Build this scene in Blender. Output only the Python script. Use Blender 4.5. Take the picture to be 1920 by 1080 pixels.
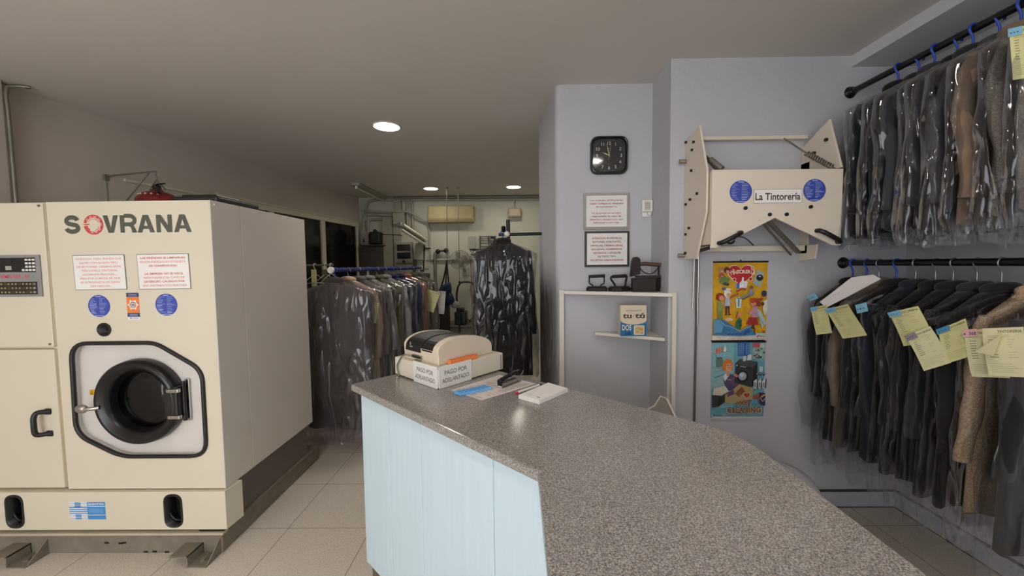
import bpy, bmesh, math, random
from mathutils import Vector, Matrix, noise
PI = math.pi
SC = bpy.context.scene
COL = SC.collection
for o in list(bpy.data.objects): bpy.data.objects.remove(o)

# ------------------------------------------------------------------ camera, sky, exposure
cd = bpy.data.cameras.new('camera'); cam = bpy.data.objects.new('camera', cd); COL.objects.link(cam)
cd.sensor_width = 36.0; cd.lens = 740.0 / 1920.0 * 36.0; cd.clip_start = 0.02
EYE = Vector((0, 0, 1.6))
cam.matrix_world = (Matrix.Translation(EYE) @ Matrix.Rotation(math.radians(.58), 4, 'Z')
                    @ Matrix.Rotation(PI / 2 - math.radians(3.40), 4, 'X') @ Matrix.Rotation(math.radians(-.63), 4, 'Z'))
SC.camera = cam
SC.view_settings.view_transform = 'Standard'; SC.view_settings.look = 'None'
SC.view_settings.exposure = 0.0; SC.view_settings.gamma = 1.0; SC.view_settings.use_curve_mapping = False
cy = SC.cycles
cy.max_bounces = 8; cy.diffuse_bounces = 5; cy.glossy_bounces = 4; cy.transmission_bounces = 6
cy.transparent_max_bounces = 40; cy.use_denoising = True; cy.sample_clamp_indirect = 4.0
cy.caustics_reflective = False; cy.caustics_refractive = False
W_ = bpy.data.worlds.new('street_light'); SC.world = W_; W_.use_nodes = True
_bg = W_.node_tree.nodes['Background']
_bg.inputs[0].default_value = (0.97, 0.98, 1.0, 1); _bg.inputs[1].default_value = 5.6
LAMP_E = 80.0          # downlight diffusers
CEIL = 2.852

# ------------------------------------------------------------------ materials
def lin(c):
    if isinstance(c, str):
        c = [int(c[i:i + 2], 16) / 255 for i in (0, 2, 4)]
    return tuple((x / 12.92 if x <= .04045 else ((x + .055) / 1.055) ** 2.4) for x in c) + (1,)
MATS = {}
def mat(name, col, rough=.55, metal=0., var=.06, vscale=9., bump=0., bscale=60., coat=0., spec=.5, stretch=(1, 1, 1), sheen=0.):
    if name in MATS: return MATS[name]
    m = bpy.data.materials.new(name); m.use_nodes = True; MATS[name] = m
    nt = m.node_tree; b = nt.nodes['Principled BSDF']; L = nt.links
    b.inputs['Roughness'].default_value = rough; b.inputs['Metallic'].default_value = metal
    b.inputs['Specular IOR Level'].default_value = spec
    if coat: b.inputs['Coat Weight'].default_value = coat; b.inputs['Coat Roughness'].default_value = .08
    if sheen: b.inputs['Sheen Weight'].default_value = sheen
    c = lin(col)
    tc = nt.nodes.new('ShaderNodeTexCoord'); mp = nt.nodes.new('ShaderNodeMapping'); L.new(tc.outputs['Object'], mp.inputs[0])
    mp.inputs['Scale'].default_value = stretch
    n = nt.nodes.new('ShaderNodeTexNoise'); n.inputs['Scale'].default_value = vscale; n.inputs['Detail'].default_value = 4
    L.new(mp.outputs[0], n.inputs['Vector'])
    r = nt.nodes.new('ShaderNodeValToRGB'); L.new(n.outputs['Fac'], r.inputs[0])
    r.color_ramp.elements[0].position = .3; r.color_ramp.elements[1].position = .7
    r.color_ramp.elements[0].color = tuple(x * (1 - var) for x in c[:3]) + (1,)
    r.color_ramp.elements[1].color = tuple(min(1, x * (1 + var)) for x in c[:3]) + (1,)
    L.new(r.outputs[0], b.inputs['Base Color'])
    if bump:
        n2 = nt.nodes.new('ShaderNodeTexNoise'); n2.inputs['Scale'].default_value = bscale; n2.inputs['Detail'].default_value = 3
        L.new(mp.outputs[0], n2.inputs['Vector'])
        bp = nt.nodes.new('ShaderNodeBump'); bp.inputs['Strength'].default_value = bump; bp.inputs['Distance'].default_value = .01
        L.new(n2.outputs['Fac'], bp.inputs['Height']); L.new(bp.outputs[0], b.inputs['Normal'])
    return m
def emis(name, col, s):
    m = bpy.data.materials.new(name); m.use_nodes = True; nt = m.node_tree
    b = nt.nodes['Principled BSDF']; b.inputs['Base Color'].default_value = (.9, .9, .9, 1)
    b.inputs['Emission Color'].default_value = lin(col); b.inputs['Emission Strength'].default_value = s
    return m
def film(name, tint, haze, gloss_lo, gloss_hi, rough=.13, bstr=.7, bscale=16., hazecol='d8d4dc', zs=.4):
    m = bpy.data.materials.new(name); m.use_nodes = True; nt = m.node_tree; L = nt.links
    nt.nodes.remove(nt.nodes['Principled BSDF']); out = nt.nodes['Material Output']
    tr = nt.nodes.new('ShaderNodeBsdfTransparent'); tr.inputs[0].default_value = lin(tint)
    gl = nt.nodes.new('ShaderNodeBsdfGlossy'); gl.inputs['Roughness'].default_value = rough; gl.inputs['Color'].default_value = (.95, .95, .97, 1)
    df = nt.nodes.new('ShaderNodeBsdfDiffuse'); df.inputs[0].default_value = lin(hazecol)
    tc = nt.nodes.new('ShaderNodeTexCoord'); mp = nt.nodes.new('ShaderNodeMapping'); mp.inputs['Scale'].default_value = (1, 1, zs)
    L.new(tc.outputs['Object'], mp.inputs[0])
    n = nt.nodes.new('ShaderNodeTexNoise'); n.inputs['Scale'].default_value = bscale; n.inputs['Detail'].default_value = 3
    n.inputs['Distortion'].default_value = .8; n.noise_type = 'RIDGED_MULTIFRACTAL'; n.inputs['Roughness'].default_value = .45; L.new(mp.outputs[0], n.inputs['Vector'])
    bp = nt.nodes.new('ShaderNodeBump'); bp.inputs['Strength'].default_value = bstr; bp.inputs['Distance'].default_value = .035
    L.new(n.outputs['Fac'], bp.inputs['Height']); L.new(bp.outputs[0], gl.inputs['Normal'])
    lw = nt.nodes.new('ShaderNodeLayerWeight'); lw.inputs['Blend'].default_value = .35; L.new(bp.outputs[0], lw.inputs['Normal'])
    mr = nt.nodes.new('ShaderNodeMapRange'); L.new(lw.outputs['Facing'], mr.inputs[0])
    mr.inputs[3].default_value = gloss_lo; mr.inputs[4].default_value = gloss_hi
    m1 = nt.nodes.new('ShaderNodeMixShader'); m1.inputs[0].default_value = haze
    L.new(tr.outputs[0], m1.inputs[1]); L.new(df.outputs[0], m1.inputs[2])
    m2 = nt.nodes.new('ShaderNodeMixShader'); L.new(mr.outputs[0], m2.inputs[0]); L.new(m1.outputs[0], m2.inputs[1]); L.new(gl.outputs[0], m2.inputs[2])
    L.new(m2.outputs[0], out.inputs[0]); MATS[name] = m
    return m
def plain_glass(name, tint, gl_=.08, rough=.03):
    return film(name, tint, 0., gl_ * .6, gl_ * 3, rough, 0.02, 2.)

M_CEIL = mat('ceiling_paint', 'd2cdc8', .9, var=.02, vscale=2, bump=.06, bscale=25)
M_WALL = mat('cool_white_plaster', 'bcbdc3', .75, var=.025, vscale=3, bump=.35, bscale=22)
M_WARM = mat('warm_white_plaster', 'c2b9b0', .85, var=.05, vscale=2.5, bump=.12, bscale=25)
M_BACK = mat('workroom_plaster', 'c3c3b4', .85, var=.07, vscale=2.5, bump=.1, bscale=25)
M_MACH = mat('cream_enamel', 'd9d0bc', .38, var=.015, vscale=4, spec=.4)
M_MACHSIDE = mat('grey_white_enamel', 'd6cfc6', .45, var=.02, vscale=4)
M_INNER = mat('pale_enamel', 'd9d3ce', .35, var=.02)
M_BASE = mat('grey_brown_steel', '7d7567', .6, var=.12, vscale=14)
M_DARKBASE = mat('dark_grey_steel', '6b635a', .55, var=.08)  # darker steel of the tank body under the cabinet
M_RUB = mat('black_rubber', '1c1a1a', .45, var=.1)
M_BLKG = mat('black_gloss_plastic', '0e0d0d', .16, var=.05, coat=.3)
M_BLK = mat('black_plastic', '161516', .4, var=.1)
M_BLKMET = mat('black_painted_steel', '121113', .32, var=.1)
M_STEEL = mat('bare_steel', 'b5b1aa', .3, 1., var=.08)
M_DSTEEL = mat('dull_steel', '8a867c', .5, .7, var=.12)
M_IRON = mat('old_cast_iron', '231b19', .6, .3, var=.3, vscale=40, bump=.3, bscale=90)
M_WOOD = mat('dark_handle_wood', '4a3228', .5, var=.25, vscale=25, stretch=(1, 6, 6))
M_PAPER = mat('white_paper', 'ece9e6', .8, var=.02)
M_GREYPAPER = mat('greyish_paper', 'cfcac8', .8, var=.03)
M_INK = mat('black_ink', '1d1c22', .7)
M_REDINK = mat('faded_red_ink', 'd06a60', .8)
M_SALMON = mat('bleached_red_ink', 'dfa49a', .8)
M_REDDK = mat('red_ink', 'bb6a6e', .8)
M_LOGO = mat('olive_grey_vinyl', '53534a', .5)
M_LOGORED = mat('logo_red_vinyl', 'd2404a', .5)
M_NAVY = mat('navy_blue_print', '3a4da6', .45, var=.1, vscale=30)
M_STK = mat('sticker_white_ink', 'a9b4e6', .5)
M_ORANGE = mat('orange_print', 'e98142', .5)
M_DKBLUE = mat('dark_blue_print', '36406e', .5)
M_BLUE = mat('sky_blue_print', '3f8ccb', .5)
M_YEL = mat('yellow_print', 'dba70e', .5)
M_WHITEPL = mat('white_plastic', 'e4e2de', .4, var=.02)
M_WHITELAQ = mat('white_lacquered_board', 'dad6cd', .45, var=.02)
M_BEIGE = mat('beige_plastic', 'd9d2c0', .45, var=.015)
M_BEIGE2 = mat('warm_beige_plastic', 'd6c9b6', .45, var=.015)
M_GREY = mat('grey_plastic', '8e8b8c', .5)
M_PRESS = mat('cream_painted_panel', 'ded3c3', .45, var=.02)
M_ALU = mat('aluminium', 'c8c6c0', .35, .8, var=.04)
M_WIN = mat('cream_window_frame', 'cfcbb8', .5, var=.03)
M_PVC = mat('grey_conduit', 'a3a196', .5, var=.06)
M_EBOX = mat('electrical_grey', '9c9889', .55, var=.08)
M_BROWNBOX = mat('brown_metal', '4a443b', .6, var=.2)
M_AC = mat('yellowed_plastic', 'a3966a', .5, var=.05)
M_BLUEPL = mat('blue_hanger_plastic', '2a4fb4', .4)
M_WIRE = mat('hanger_wire', '8f8f97', .35, .8)
M_RECEIPT = mat('yellow_receipt_paper', 'dbd9a0', .8, var=.03, vscale=20)
M_RECEIPT2 = mat('pale_yellow_receipt_paper', 'e0dcb2', .8, var=.03, vscale=20)
M_STUB = mat('blue_ticket_paper', '85bfe0', .8)
M_STUBDK = mat('deep_blue_ticket_paper', '4d8fb8', .8)
M_STUBPK = mat('pink_ticket_paper', 'eab4bc', .8)
M_STUBGR = mat('mauve_ticket_paper', '9a8a98', .8)
M_PEN = mat('grey_print', '7d7a68', .8)
M_FILM = film('clear_garment_film', 'f0f0f2', .006, .03, .7, .075, 1., 15., zs=.28)
M_FILMLO = film('clear_dark_coat_film', 'f4f4f6', .001, .008, .36, .08, 1., 13., zs=.35)
M_FILMH = film('hazy_garment_film', 'e6e3e6', .05, .035, .5, .12, 1., 13., 'cfcad2', zs=.35)
M_GLASS = plain_glass('clear_glass', 'f4f6f6', .05)
M_DGLASS = plain_glass('smoked_glass', '6a655f', .09)
M_BLUEPAD = mat('navy_padding', '1b2748', .85, var=.15)
M_REDMET = mat('red_enamel', '7d2622', .35, var=.1, coat=.2)

def granite():
    m = bpy.data.materials.new('speckled_grey_granite'); m.use_nodes = True; nt = m.node_tree; L = nt.links; b = nt.nodes['Principled BSDF']
    tc = nt.nodes.new('ShaderNodeTexCoord')
    n = nt.nodes.new('ShaderNodeTexNoise'); n.inputs['Scale'].default_value = 290; n.inputs['Detail'].default_value = 3; n.inputs['Roughness'].default_value = .6
    v = nt.nodes.new('ShaderNodeTexVoronoi'); v.inputs['Scale'].default_value = 340
    L.new(tc.outputs['Object'], n.inputs['Vector']); L.new(tc.outputs['Object'], v.inputs['Vector'])
    r = nt.nodes.new('ShaderNodeValToRGB'); L.new(n.outputs['Fac'], r.inputs[0])
    e = r.color_ramp.elements; e[0].position = .36; e[0].color = lin('645c56'); e[1].position = .64; e[1].color = lin('b6aba0')
    k = e.new(.5); k.color = lin('8f847b')
    mx = nt.nodes.new('ShaderNodeMix'); mx.data_type = 'RGBA'; mx.blend_type = 'OVERLAY'; mx.inputs[0].default_value = .18
    L.new(r.outputs[0], mx.inputs[6]); L.new(v.outputs['Color'], mx.inputs[7])
    hs = nt.nodes.new('ShaderNodeHueSaturation'); hs.inputs['Saturation'].default_value = .45; L.new(mx.outputs[2], hs.inputs['Color'])
    L.new(hs.outputs[0], b.inputs['Base Color']); b.inputs['Roughness'].default_value = .15; b.inputs['Specular IOR Level'].default_value = .55
    return m
M_GRAN = granite()
def floor_mat():
    m = bpy.data.materials.new('beige_terrazzo_tiles'); m.use_nodes = True; nt = m.node_tree; L = nt.links; b = nt.nodes['Principled BSDF']
    tc = nt.nodes.new('ShaderNodeTexCoord'); sp = nt.nodes.new('ShaderNodeSeparateXYZ'); L.new(tc.outputs['Object'], sp.inputs[0])
    def line(out, off, size):
        a = nt.nodes.new('ShaderNodeMath'); a.operation = 'ADD'; a.inputs[1].default_value = off; L.new(out, a.inputs[0])
        d = nt.nodes.new('ShaderNodeMath'); d.operation = 'DIVIDE'; d.inputs[1].default_value = size; L.new(a.outputs[0], d.inputs[0])
        f = nt.nodes.new('ShaderNodeMath'); f.operation = 'FRACT'; L.new(d.outputs[0], f.inputs[0])
        c = nt.nodes.new('ShaderNodeMath'); c.operation = 'LESS_THAN'; c.inputs[1].default_value = .0075; L.new(f.outputs[0], c.inputs[0])
        return c.outputs[0]
    mx = nt.nodes.new('ShaderNodeMath'); mx.operation = 'MAXIMUM'
    L.new(line(sp.outputs[0], 1.413 + 5.1, .51), mx.inputs[0]); L.new(line(sp.outputs[1], -2.315 + 9.76, .488), mx.inputs[1])
    n = nt.nodes.new('ShaderNodeTexNoise'); n.inputs['Scale'].default_value = 120; n.inputs['Detail'].default_value = 4; L.new(tc.outputs['Object'], n.inputs['Vector'])
    r = nt.nodes.new('ShaderNodeValToRGB'); L.new(n.outputs['Fac'], r.inputs[0])
    r.color_ramp.elements[0].position = .32; r.color_ramp.elements[0].color = lin('c3b8a9'); r.color_ramp.elements[1].position = .55; r.color_ramp.elements[1].color = lin('dad1c3')
    mi = nt.nodes.new('ShaderNodeMix'); mi.data_type = 'RGBA'; L.new(mx.outputs[0], mi.inputs[0]); L.new(r.outputs[0], mi.inputs[6]); mi.inputs[7].default_value = lin('6d645a')
    L.new(mi.outputs[2], b.inputs['Base Color']); b.inputs['Roughness'].default_value = .35
    return m
M_FLOOR = floor_mat()
M_PANEL = mat('pale_blue_painted_wood', 'c6dae5', .55, var=.022, vscale=6, bump=.12, bscale=18, stretch=(6, 6, .5))
M_KICK = mat('brown_kick_board', '6a5c4c', .6, var=.15)

# ------------------------------------------------------------------ mesh builder
def frame(o, r, u):
    r = Vector(r).normalized(); u = Vector(u).normalized(); n = r.cross(u)
    return Matrix(((r.x, u.x, n.x, o[0]), (r.y, u.y, n.y, o[1]), (r.z, u.z, n.z, o[2]), (0, 0, 0, 1)))
def wallframe(x, z, y):      # a wall facing the room (-Y): right = +X, up = +Z, out = -Y
    return frame((x, y, z), (1, 0, 0), (0, 0, 1))
_txt = {}
def text_geo(s, bold):
    k = (s, bold)
    if k not in _txt:
        cu = bpy.data.curves.new('t', 'FONT'); cu.body = s; cu.size = 1; cu.offset = bold; cu.resolution_u = 3
        cu.fill_mode = 'FRONT'
        ob = bpy.data.objects.new('t', cu); COL.objects.link(ob)
        dg = bpy.context.evaluated_depsgraph_get()
        me = bpy.data.meshes.new_from_object(ob.evaluated_get(dg))
        vs = [v.co.copy() for v in me.vertices]; fs = [tuple(p.vertices) for p in me.polygons]
        bpy.data.objects.remove(ob); bpy.data.curves.remove(cu); bpy.data.meshes.remove(me)
        x0 = min(v.x for v in vs); x1 = max(v.x for v in vs); y0 = min(v.y for v in vs); y1 = max(v.y for v in vs)
        _txt[k] = (vs, fs, x0, x1, y0, y1)
    return _txt[k]
I4 = Matrix.Identity(4)
class MB:
    def __init__(s, M=None): s.v = []; s.f = []; s.m = []; s.M = M or I4; s.sm = []
    def add(s, vs, fs, mi=0, M=None, smooth=False):
        T = s.M @ M if M is not None else s.M
        b = len(s.v); s.v += [T @ Vector(v) for v in vs]
        for f in fs: s.f.append(tuple(i + b for i in f)); s.m.append(mi); s.sm.append(smooth)
        return s
    def bm(s, bm, mi=0, M=None, smooth=False):
        bm.verts.index_update(); s.add([v.co for v in bm.verts], [[v.index for v in f.verts] for f in bm.faces], mi, M, smooth); bm.free(); return s
    def box(s, a, b, bev=0, mi=0, M=None, seg=2):
        a = Vector(a); b = Vector(b); c = (a + b) / 2; d = b - a
        bm = bmesh.new(); bmesh.ops.create_cube(bm, size=1, matrix=Matrix.Translation(c) @ Matrix.Diagonal((abs(d.x), abs(d.y), abs(d.z), 1)))
        if bev: bmesh.ops.bevel(bm, geom=list(bm.edges), offset=min(bev, abs(d.x) * .49, abs(d.y) * .49, abs(d.z) * .49), segments=seg, affect='EDGES', profile=.5)
        return s.bm(bm, mi, M)
    def tube(s, pts, r, n=10, mi=0, closed=False, M=None, cap=True, flat=1.):
        pts = [Vector(p) for p in pts]; N = len(pts); vs = []; fs = []
        rr = r if isinstance(r, (list, tuple)) else [r] * N
        up = None
        for i, p in enumerate(pts):
            a = pts[(i - 1) % N] if closed or i else pts[0]; b = pts[(i + 1) % N] if closed or i < N - 1 else pts[-1]
            t = (b - a).normalized() if (b - a).length > 1e-9 else Vector((0, 0, 1))
            if up is None:
                up = Vector((0, 0, 1)) if abs(t.z) < .9 else Vector((0, 1, 0))
            x = t.cross(up); x = x.normalized() if x.length > 1e-6 else t.orthogonal().normalized(); y = x.cross(t).normalized(); up = y
            for k in range(n):
                q = 2 * PI * k / n; vs.append(p + x * math.cos(q) * rr[i] + y * math.sin(q) * rr[i] * flat)
        for i in range(N if closed else N - 1):
            for k in range(n):
                j = (i + 1) % N; fs.append((i * n + k, i * n + (k + 1) % n, j * n + (k + 1) % n, j * n + k))
        s.add(vs, fs, mi, M, True)
        if cap and not closed:
            s.add(vs[:n], [tuple(range(n))[::-1]], mi, M); s.add(vs[-n:], [tuple(range(n))], mi, M)
        return s
    def cyl(s, a, b, r, n=20, mi=0, M=None, r2=None): return s.tube([a, b], [r, r if r2 is None else r2], n, mi, False, M)
    def lathe(s, prof, n=40, mi=0, M=None, smooth=True):   # prof = (radius, height) about local Z
        vs = []; fs = []
        for r, z in prof:
            for k in range(n): q = 2 * PI * k / n; vs.append((r * math.cos(q), r * math.sin(q), z))
        for i in range(len(prof) - 1):
            for k in range(n): fs.append((i * n + k, i * n + (k + 1) % n, (i + 1) * n + (k + 1) % n, (i + 1) * n + k))
        return s.add(vs, fs, mi, M, smooth)
    def prism(s, poly, z0, z1, bev=0, mi=0, M=None, seg=2):
        bm = bmesh.new(); lo = [bm.verts.new((p[0], p[1], z0)) for p in poly]; hi = [bm.verts.new((p[0], p[1], z1)) for p in poly]
        n = len(poly); bm.faces.new(lo[::-1]); top = bm.faces.new(hi)
        for i in range(n): bm.faces.new((lo[i], lo[(i + 1) % n], hi[(i + 1) % n], hi[i]))
        bmesh.ops.recalc_face_normals(bm, faces=bm.faces)
        if bev: bmesh.ops.bevel(bm, geom=[e for e in bm.edges if abs(e.verts[0].co.z - e.verts[1].co.z) < 1e-7], offset=bev, segments=seg, affect='EDGES', profile=.5)
        bmesh.ops.triangulate(bm, faces=[f for f in bm.faces if len(f.verts) > 4])
        return s.bm(bm, mi, M)
    def holed(s, outer, holes, z, mi=0, M=None):
        bm = bmesh.new(); es = []
        for lp in [outer] + holes:
            vs = [bm.verts.new((p[0], p[1], z)) for p in lp]
            es += [bm.edges.new((vs[i], vs[(i + 1) % len(vs)])) for i in range(len(vs))]
        bmesh.ops.triangle_fill(bm, edges=es, use_beauty=True, use_dissolve=False)
        for f in bm.faces:
            if f.normal.z < 0: f.normal_flip()
        return s.bm(bm, mi, M)
    def wall(s, loop, z0, z1, mi=0, M=None):
        n = len(loop); vs = [(p[0], p[1], z0) for p in loop] + [(p[0], p[1], z1) for p in loop]
        return s.add(vs, [(i, (i + 1) % n, n + (i + 1) % n, n + i) for i in range(n)], mi, M, True)
    def poly(s, pts, z=0, mi=0, M=None): 
        bm = bmesh.new(); f = bm.faces.new([bm.verts.new((p[0], p[1], z)) for p in pts]); bm.normal_update()
        if f.normal.z < 0: f.normal_flip()
        bmesh.ops.triangulate(bm, faces=[f]); return s.bm(bm, mi, M)
    def disc(s, cx, cy_, rx, ry=None, z=0, mi=0, M=None, n=28, a0=0, a1=2 * PI):
        ry = ry or rx; return s.poly([(cx + rx * math.cos(a0 + (a1 - a0) * k / n), cy_ + ry * math.sin(a0 + (a1 - a0) * k / n)) for k in range(n)], z, mi, M)
    def rect(s, x0, y0, x1, y1, z=0, mi=0, M=None): return s.poly([(x0, y0), (x1, y0), (x1, y1), (x0, y1)], z, mi, M)
    def text(s, t, x, y, h, w=None, z=0, mi=0, M=None, bold=.02, align='c', rot=0):
        vs, fs, x0, x1, y0, y1 = text_geo(t, bold); cap = text_geo('H', bold); sc = h / (cap[5] - cap[4])
        sx = sc if w is None else w / (x1 - x0)
        ox = {'c': (x0 + x1) / 2, 'l': x0, 'r': x1}[align]
        T = Matrix.Translation((x, y, z)) @ Matrix.Rotation(rot, 4, 'Z')
        T = (M @ T) if M is not None else T
        return s.add([((v.x - ox) * sx, v.y * sc, 0) for v in vs], fs, mi, T)
    def ball(s, c, r, sc=(1, 1, 1), n=16, mi=0, M=None):
        bm = bmesh.new(); bmesh.ops.create_uvsphere(bm, u_segments=n, v_segments=max(6, n * 2 // 3), radius=1, matrix=Matrix.Translation(c) @ Matrix.Diagonal((r * sc[0], r * sc[1], r * sc[2], 1)))
        return s.bm(bm, mi, M, True)
    def build(s, name, mats, parent=None, local=False, autosmooth=True):
        off = Vector((0, 0, 0)) if (local or parent is None) else origin(parent)
        me = bpy.data.meshes.new(name); me.from_pydata([v - off for v in s.v], [], s.f)
        for m in (mats if isinstance(mats, (list, tuple)) else [mats]): me.materials.append(m)
        me.polygons.foreach_set('material_index', s.m); me.polygons.foreach_set('use_smooth', s.sm); me.update()
        o = bpy.data.objects.new(name, me); COL.objects.link(o)
        if parent is not None: o.parent = parent
        return o
def origin(o):
    p = Vector((0, 0, 0))
    while o is not None: p += o.location; o = o.parent
    return p
def thing(name, label, cat, loc, group=None, rz=0):
    o = bpy.data.objects.new(name, None); COL.objects.link(o); o.empty_display_size = .05; o.location = loc; o.rotation_euler = (0, 0, rz)
    return tag(o, label, cat, group)
def tag(o, label, cat, group=None):
    o['label'] = label; o['category'] = cat
    if group: o['group'] = group
    return o
def struct(o): o['kind'] = 'structure'; return o
def part(o, label): o['label'] = label; return o
def copy_tree(o, parent=None):
    c = o.copy(); COL.objects.link(c)
    if parent is not None: c.parent = parent
    for ch in list(o.children): copy_tree(ch, c)
    return c
def rpoly(pts, r, seg=6):
    out = []; n = len(pts); rs = r if isinstance(r, (list, tuple)) else [r] * n
    for i in range(n):
        p = Vector(pts[i]); a = (Vector(pts[i - 1]) - p); b = (Vector(pts[(i + 1) % n]) - p)
        d = min(rs[i], a.length * .48, b.length * .48)
        if d < 1e-5: out.append(tuple(p)); continue
        a = p + a.normalized() * d; b = p + b.normalized() * d
        for k in range(seg + 1):
            t = k / seg; q = a * (1 - t) ** 2 + p * 2 * t * (1 - t) + b * t * t; out.append((q.x, q.y))
    return out
def arc(cx, cy_, r, a0, a1, n=12): return [(cx + r * math.cos(a0 + (a1 - a0) * k / n), cy_ + r * math.sin(a0 + (a1 - a0) * k / n)) for k in range(n + 1)]
def circ(cx, cy_, r, n=48): return arc(cx, cy_, r, 0, 2 * PI * (n - 1) / n, n - 1)
def smooth_path(pts, k=6):
    pts = [Vector(p) for p in pts]; out = []
    for i in range(len(pts) - 1):
        p0 = pts[max(0, i - 1)]; p1 = pts[i]; p2 = pts[i + 1]; p3 = pts[min(len(pts) - 1, i + 2)]
        for j in range(k):
            t = j / k
            out.append(.5 * (2 * p1 + (p2 - p0) * t + (2 * p0 - 5 * p1 + 4 * p2 - p3) * t * t + (3 * p1 - p0 - 3 * p2 + p3) * t ** 3))
    out.append(pts[-1]); return out

def dirt_shade_wall():
    # plaster like the other walls, with dirt and cast shade painted dark along the free corner
    m = M_WALL.copy(); m.name = 'plaster_with_dirt_and_shade'; nt = m.node_tree; L = nt.links; b = nt.nodes['Principled BSDF']
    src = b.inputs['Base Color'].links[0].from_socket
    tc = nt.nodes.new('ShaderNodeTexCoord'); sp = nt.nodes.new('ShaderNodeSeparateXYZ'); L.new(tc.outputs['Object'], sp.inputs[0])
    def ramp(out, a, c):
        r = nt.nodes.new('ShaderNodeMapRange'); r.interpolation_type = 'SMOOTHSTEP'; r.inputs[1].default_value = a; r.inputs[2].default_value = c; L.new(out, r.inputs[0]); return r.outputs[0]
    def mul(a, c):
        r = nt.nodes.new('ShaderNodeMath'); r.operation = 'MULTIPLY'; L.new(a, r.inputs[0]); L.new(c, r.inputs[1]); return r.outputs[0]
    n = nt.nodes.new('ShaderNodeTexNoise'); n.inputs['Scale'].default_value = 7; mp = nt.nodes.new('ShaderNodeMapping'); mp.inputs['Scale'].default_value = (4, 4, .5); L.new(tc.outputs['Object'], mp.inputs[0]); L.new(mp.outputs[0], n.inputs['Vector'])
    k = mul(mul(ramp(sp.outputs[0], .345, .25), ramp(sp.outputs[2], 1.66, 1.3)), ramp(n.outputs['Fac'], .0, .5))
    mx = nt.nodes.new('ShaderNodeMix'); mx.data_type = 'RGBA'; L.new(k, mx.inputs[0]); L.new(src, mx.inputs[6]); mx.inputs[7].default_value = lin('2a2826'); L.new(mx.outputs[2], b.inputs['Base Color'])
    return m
# ------------------------------------------------------------------ room shell
def LX(y): return -3.45 + .1275 * (y - 2.75)          # the left wall runs slightly askew
BY = 7.3                                             # workroom back wall
b = MB(); b.box((-4.6, -3.2, -.1), (3.0, 7.6, 0)); struct(b.build('floor', M_FLOOR))
b = MB(); b.box((-4.6, -3.2, CEIL), (3.0, 7.6, CEIL + .1)); struct(b.build('ceiling', M_CEIL))
b = MB(); b.prism([(LX(-3.2), -3.2), (LX(7.6), 7.6), (LX(7.6) - .15, 7.6), (LX(-3.2) - .15, -3.2)], 0, CEIL); struct(b.build('wall_left', M_WARM))
b = MB(); b.box((-3.2, BY, 0), (1.2, BY + .15, CEIL)); struct(b.build('wall_back', M_BACK))
b = MB(); b.box((2.458, -3.2, 0), (2.6, 2.6, CEIL)); struct(b.build('wall_right', M_WALL))
# block with the clock wall, the niche return and the calendar wall
b = MB(); blk = [(.292, 2.845), (.97, 2.845), (.97, 2.515), (2.6, 2.515), (2.6, 3.2), (1.0, 3.8), (1.0, 4.0), (.222, 3.7)]
b.prism(rpoly(blk, [.05, 0, .008, 0, 0, 0, 0, .02]), 0, CEIL); struct(b.build('wall_front', dirt_shade_wall()))
b = MB(); b.box((.95, 3.6, 0), (1.05, 7.4, CEIL)); struct(b.build('wall_side', M_BACK))
b = MB(); b.box((2.068, -3.2, 2.785), (2.458, 2.515, CEIL)); struct(b.build('trim_1', mat('beam_paint', 'cdd0d2', .8, var=.02, bump=.1, bscale=25)))
b = MB(); b.prism([(-4.2, 2.3), (-3.385, 2.3), (-3.385, 2.65), (-4.2, 2.65)], 0, CEIL); struct(b.build('trim_2', M_WARM))
bs = mat('grey_tile_skirting', 'b4b8c2', .5, var=.04); M_GROUT = mat('dark_joint', '4a4744', .8)
b = MB(); b.box((1.0, 2.497, 0.004), (2.442, 2.515, .103), .003, 0); b.box((1.0, 2.5, .103), (2.442, 2.515, .112), 0, 1); b.box((1.0, 2.495, 0), (2.442, 2.515, .004), 0, 1)
struct(b.build('baseboard_front', [bs, M_GROUT]))
b = MB(); b.box((2.44, -3.2, 0.004), (2.458, 2.515, .103), .003, 0); b.box((2.443, -3.2, .103), (2.458, 2.515, .112), 0, 1); b.box((2.438, -3.2, 0), (2.458, 2.515, .004), 0, 1)
struct(b.build('baseboard_right', [bs, M_GROUT]))
# unseen shop front behind the viewer, its opening narrowed to shade the right wall
b = MB(); b.box((-4.0, -3.3, 0), (-3.3, -3.2, CEIL)); b.box((.25, -3.3, 0), (2.6, -3.2, CEIL)); b.box((-3.3, -3.3, 2.5), (.25, -3.2, CEIL)); b.box((-3.3, -3.3, 0), (.25, -3.2, .25))
struct(b.build('wall_street_unseen', M_WALL))
# window in the left wall
wd = Vector((.1275, 1, 0)).normalized(); wo = Vector((LX(4.6), 4.6, 0)); FW = frame(wo, wd, (0, 0, 1))   # right = into depth, out = +X
wl = 2.63; z0, z1 = .95, 2.38
b = MB(FW); t = .07
for (x0, x1) in ((0, t), (.45, .53), (1.52, 1.62), (wl - t, wl)): b.box((x0, z0, -.02), (x1, z1, .035), .006)
b.box((0, z1 - t, -.02), (wl, z1, .04), .006); b.box((0, z0, -.02), (wl, z0 + t, .04), .006)
w = struct(b.build('window_1', M_WIN))
b = MB(FW); b.box((.02, z0 + .02, -.012), (wl - .02, z1 - .02, .008)); b.build('window_pane', mat('dark_night_glass', '14110f', .12, var=.1), w)
b = MB(FW); b.box((-.3, z1 + .005, 0), (wl + .05, z1 + .03, .02), .004); b.box((-1.2, z1 - .03, 0), (-.25, z1 - .005, .02), .004); struct(b.build('trim_3', M_WIN))

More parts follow.
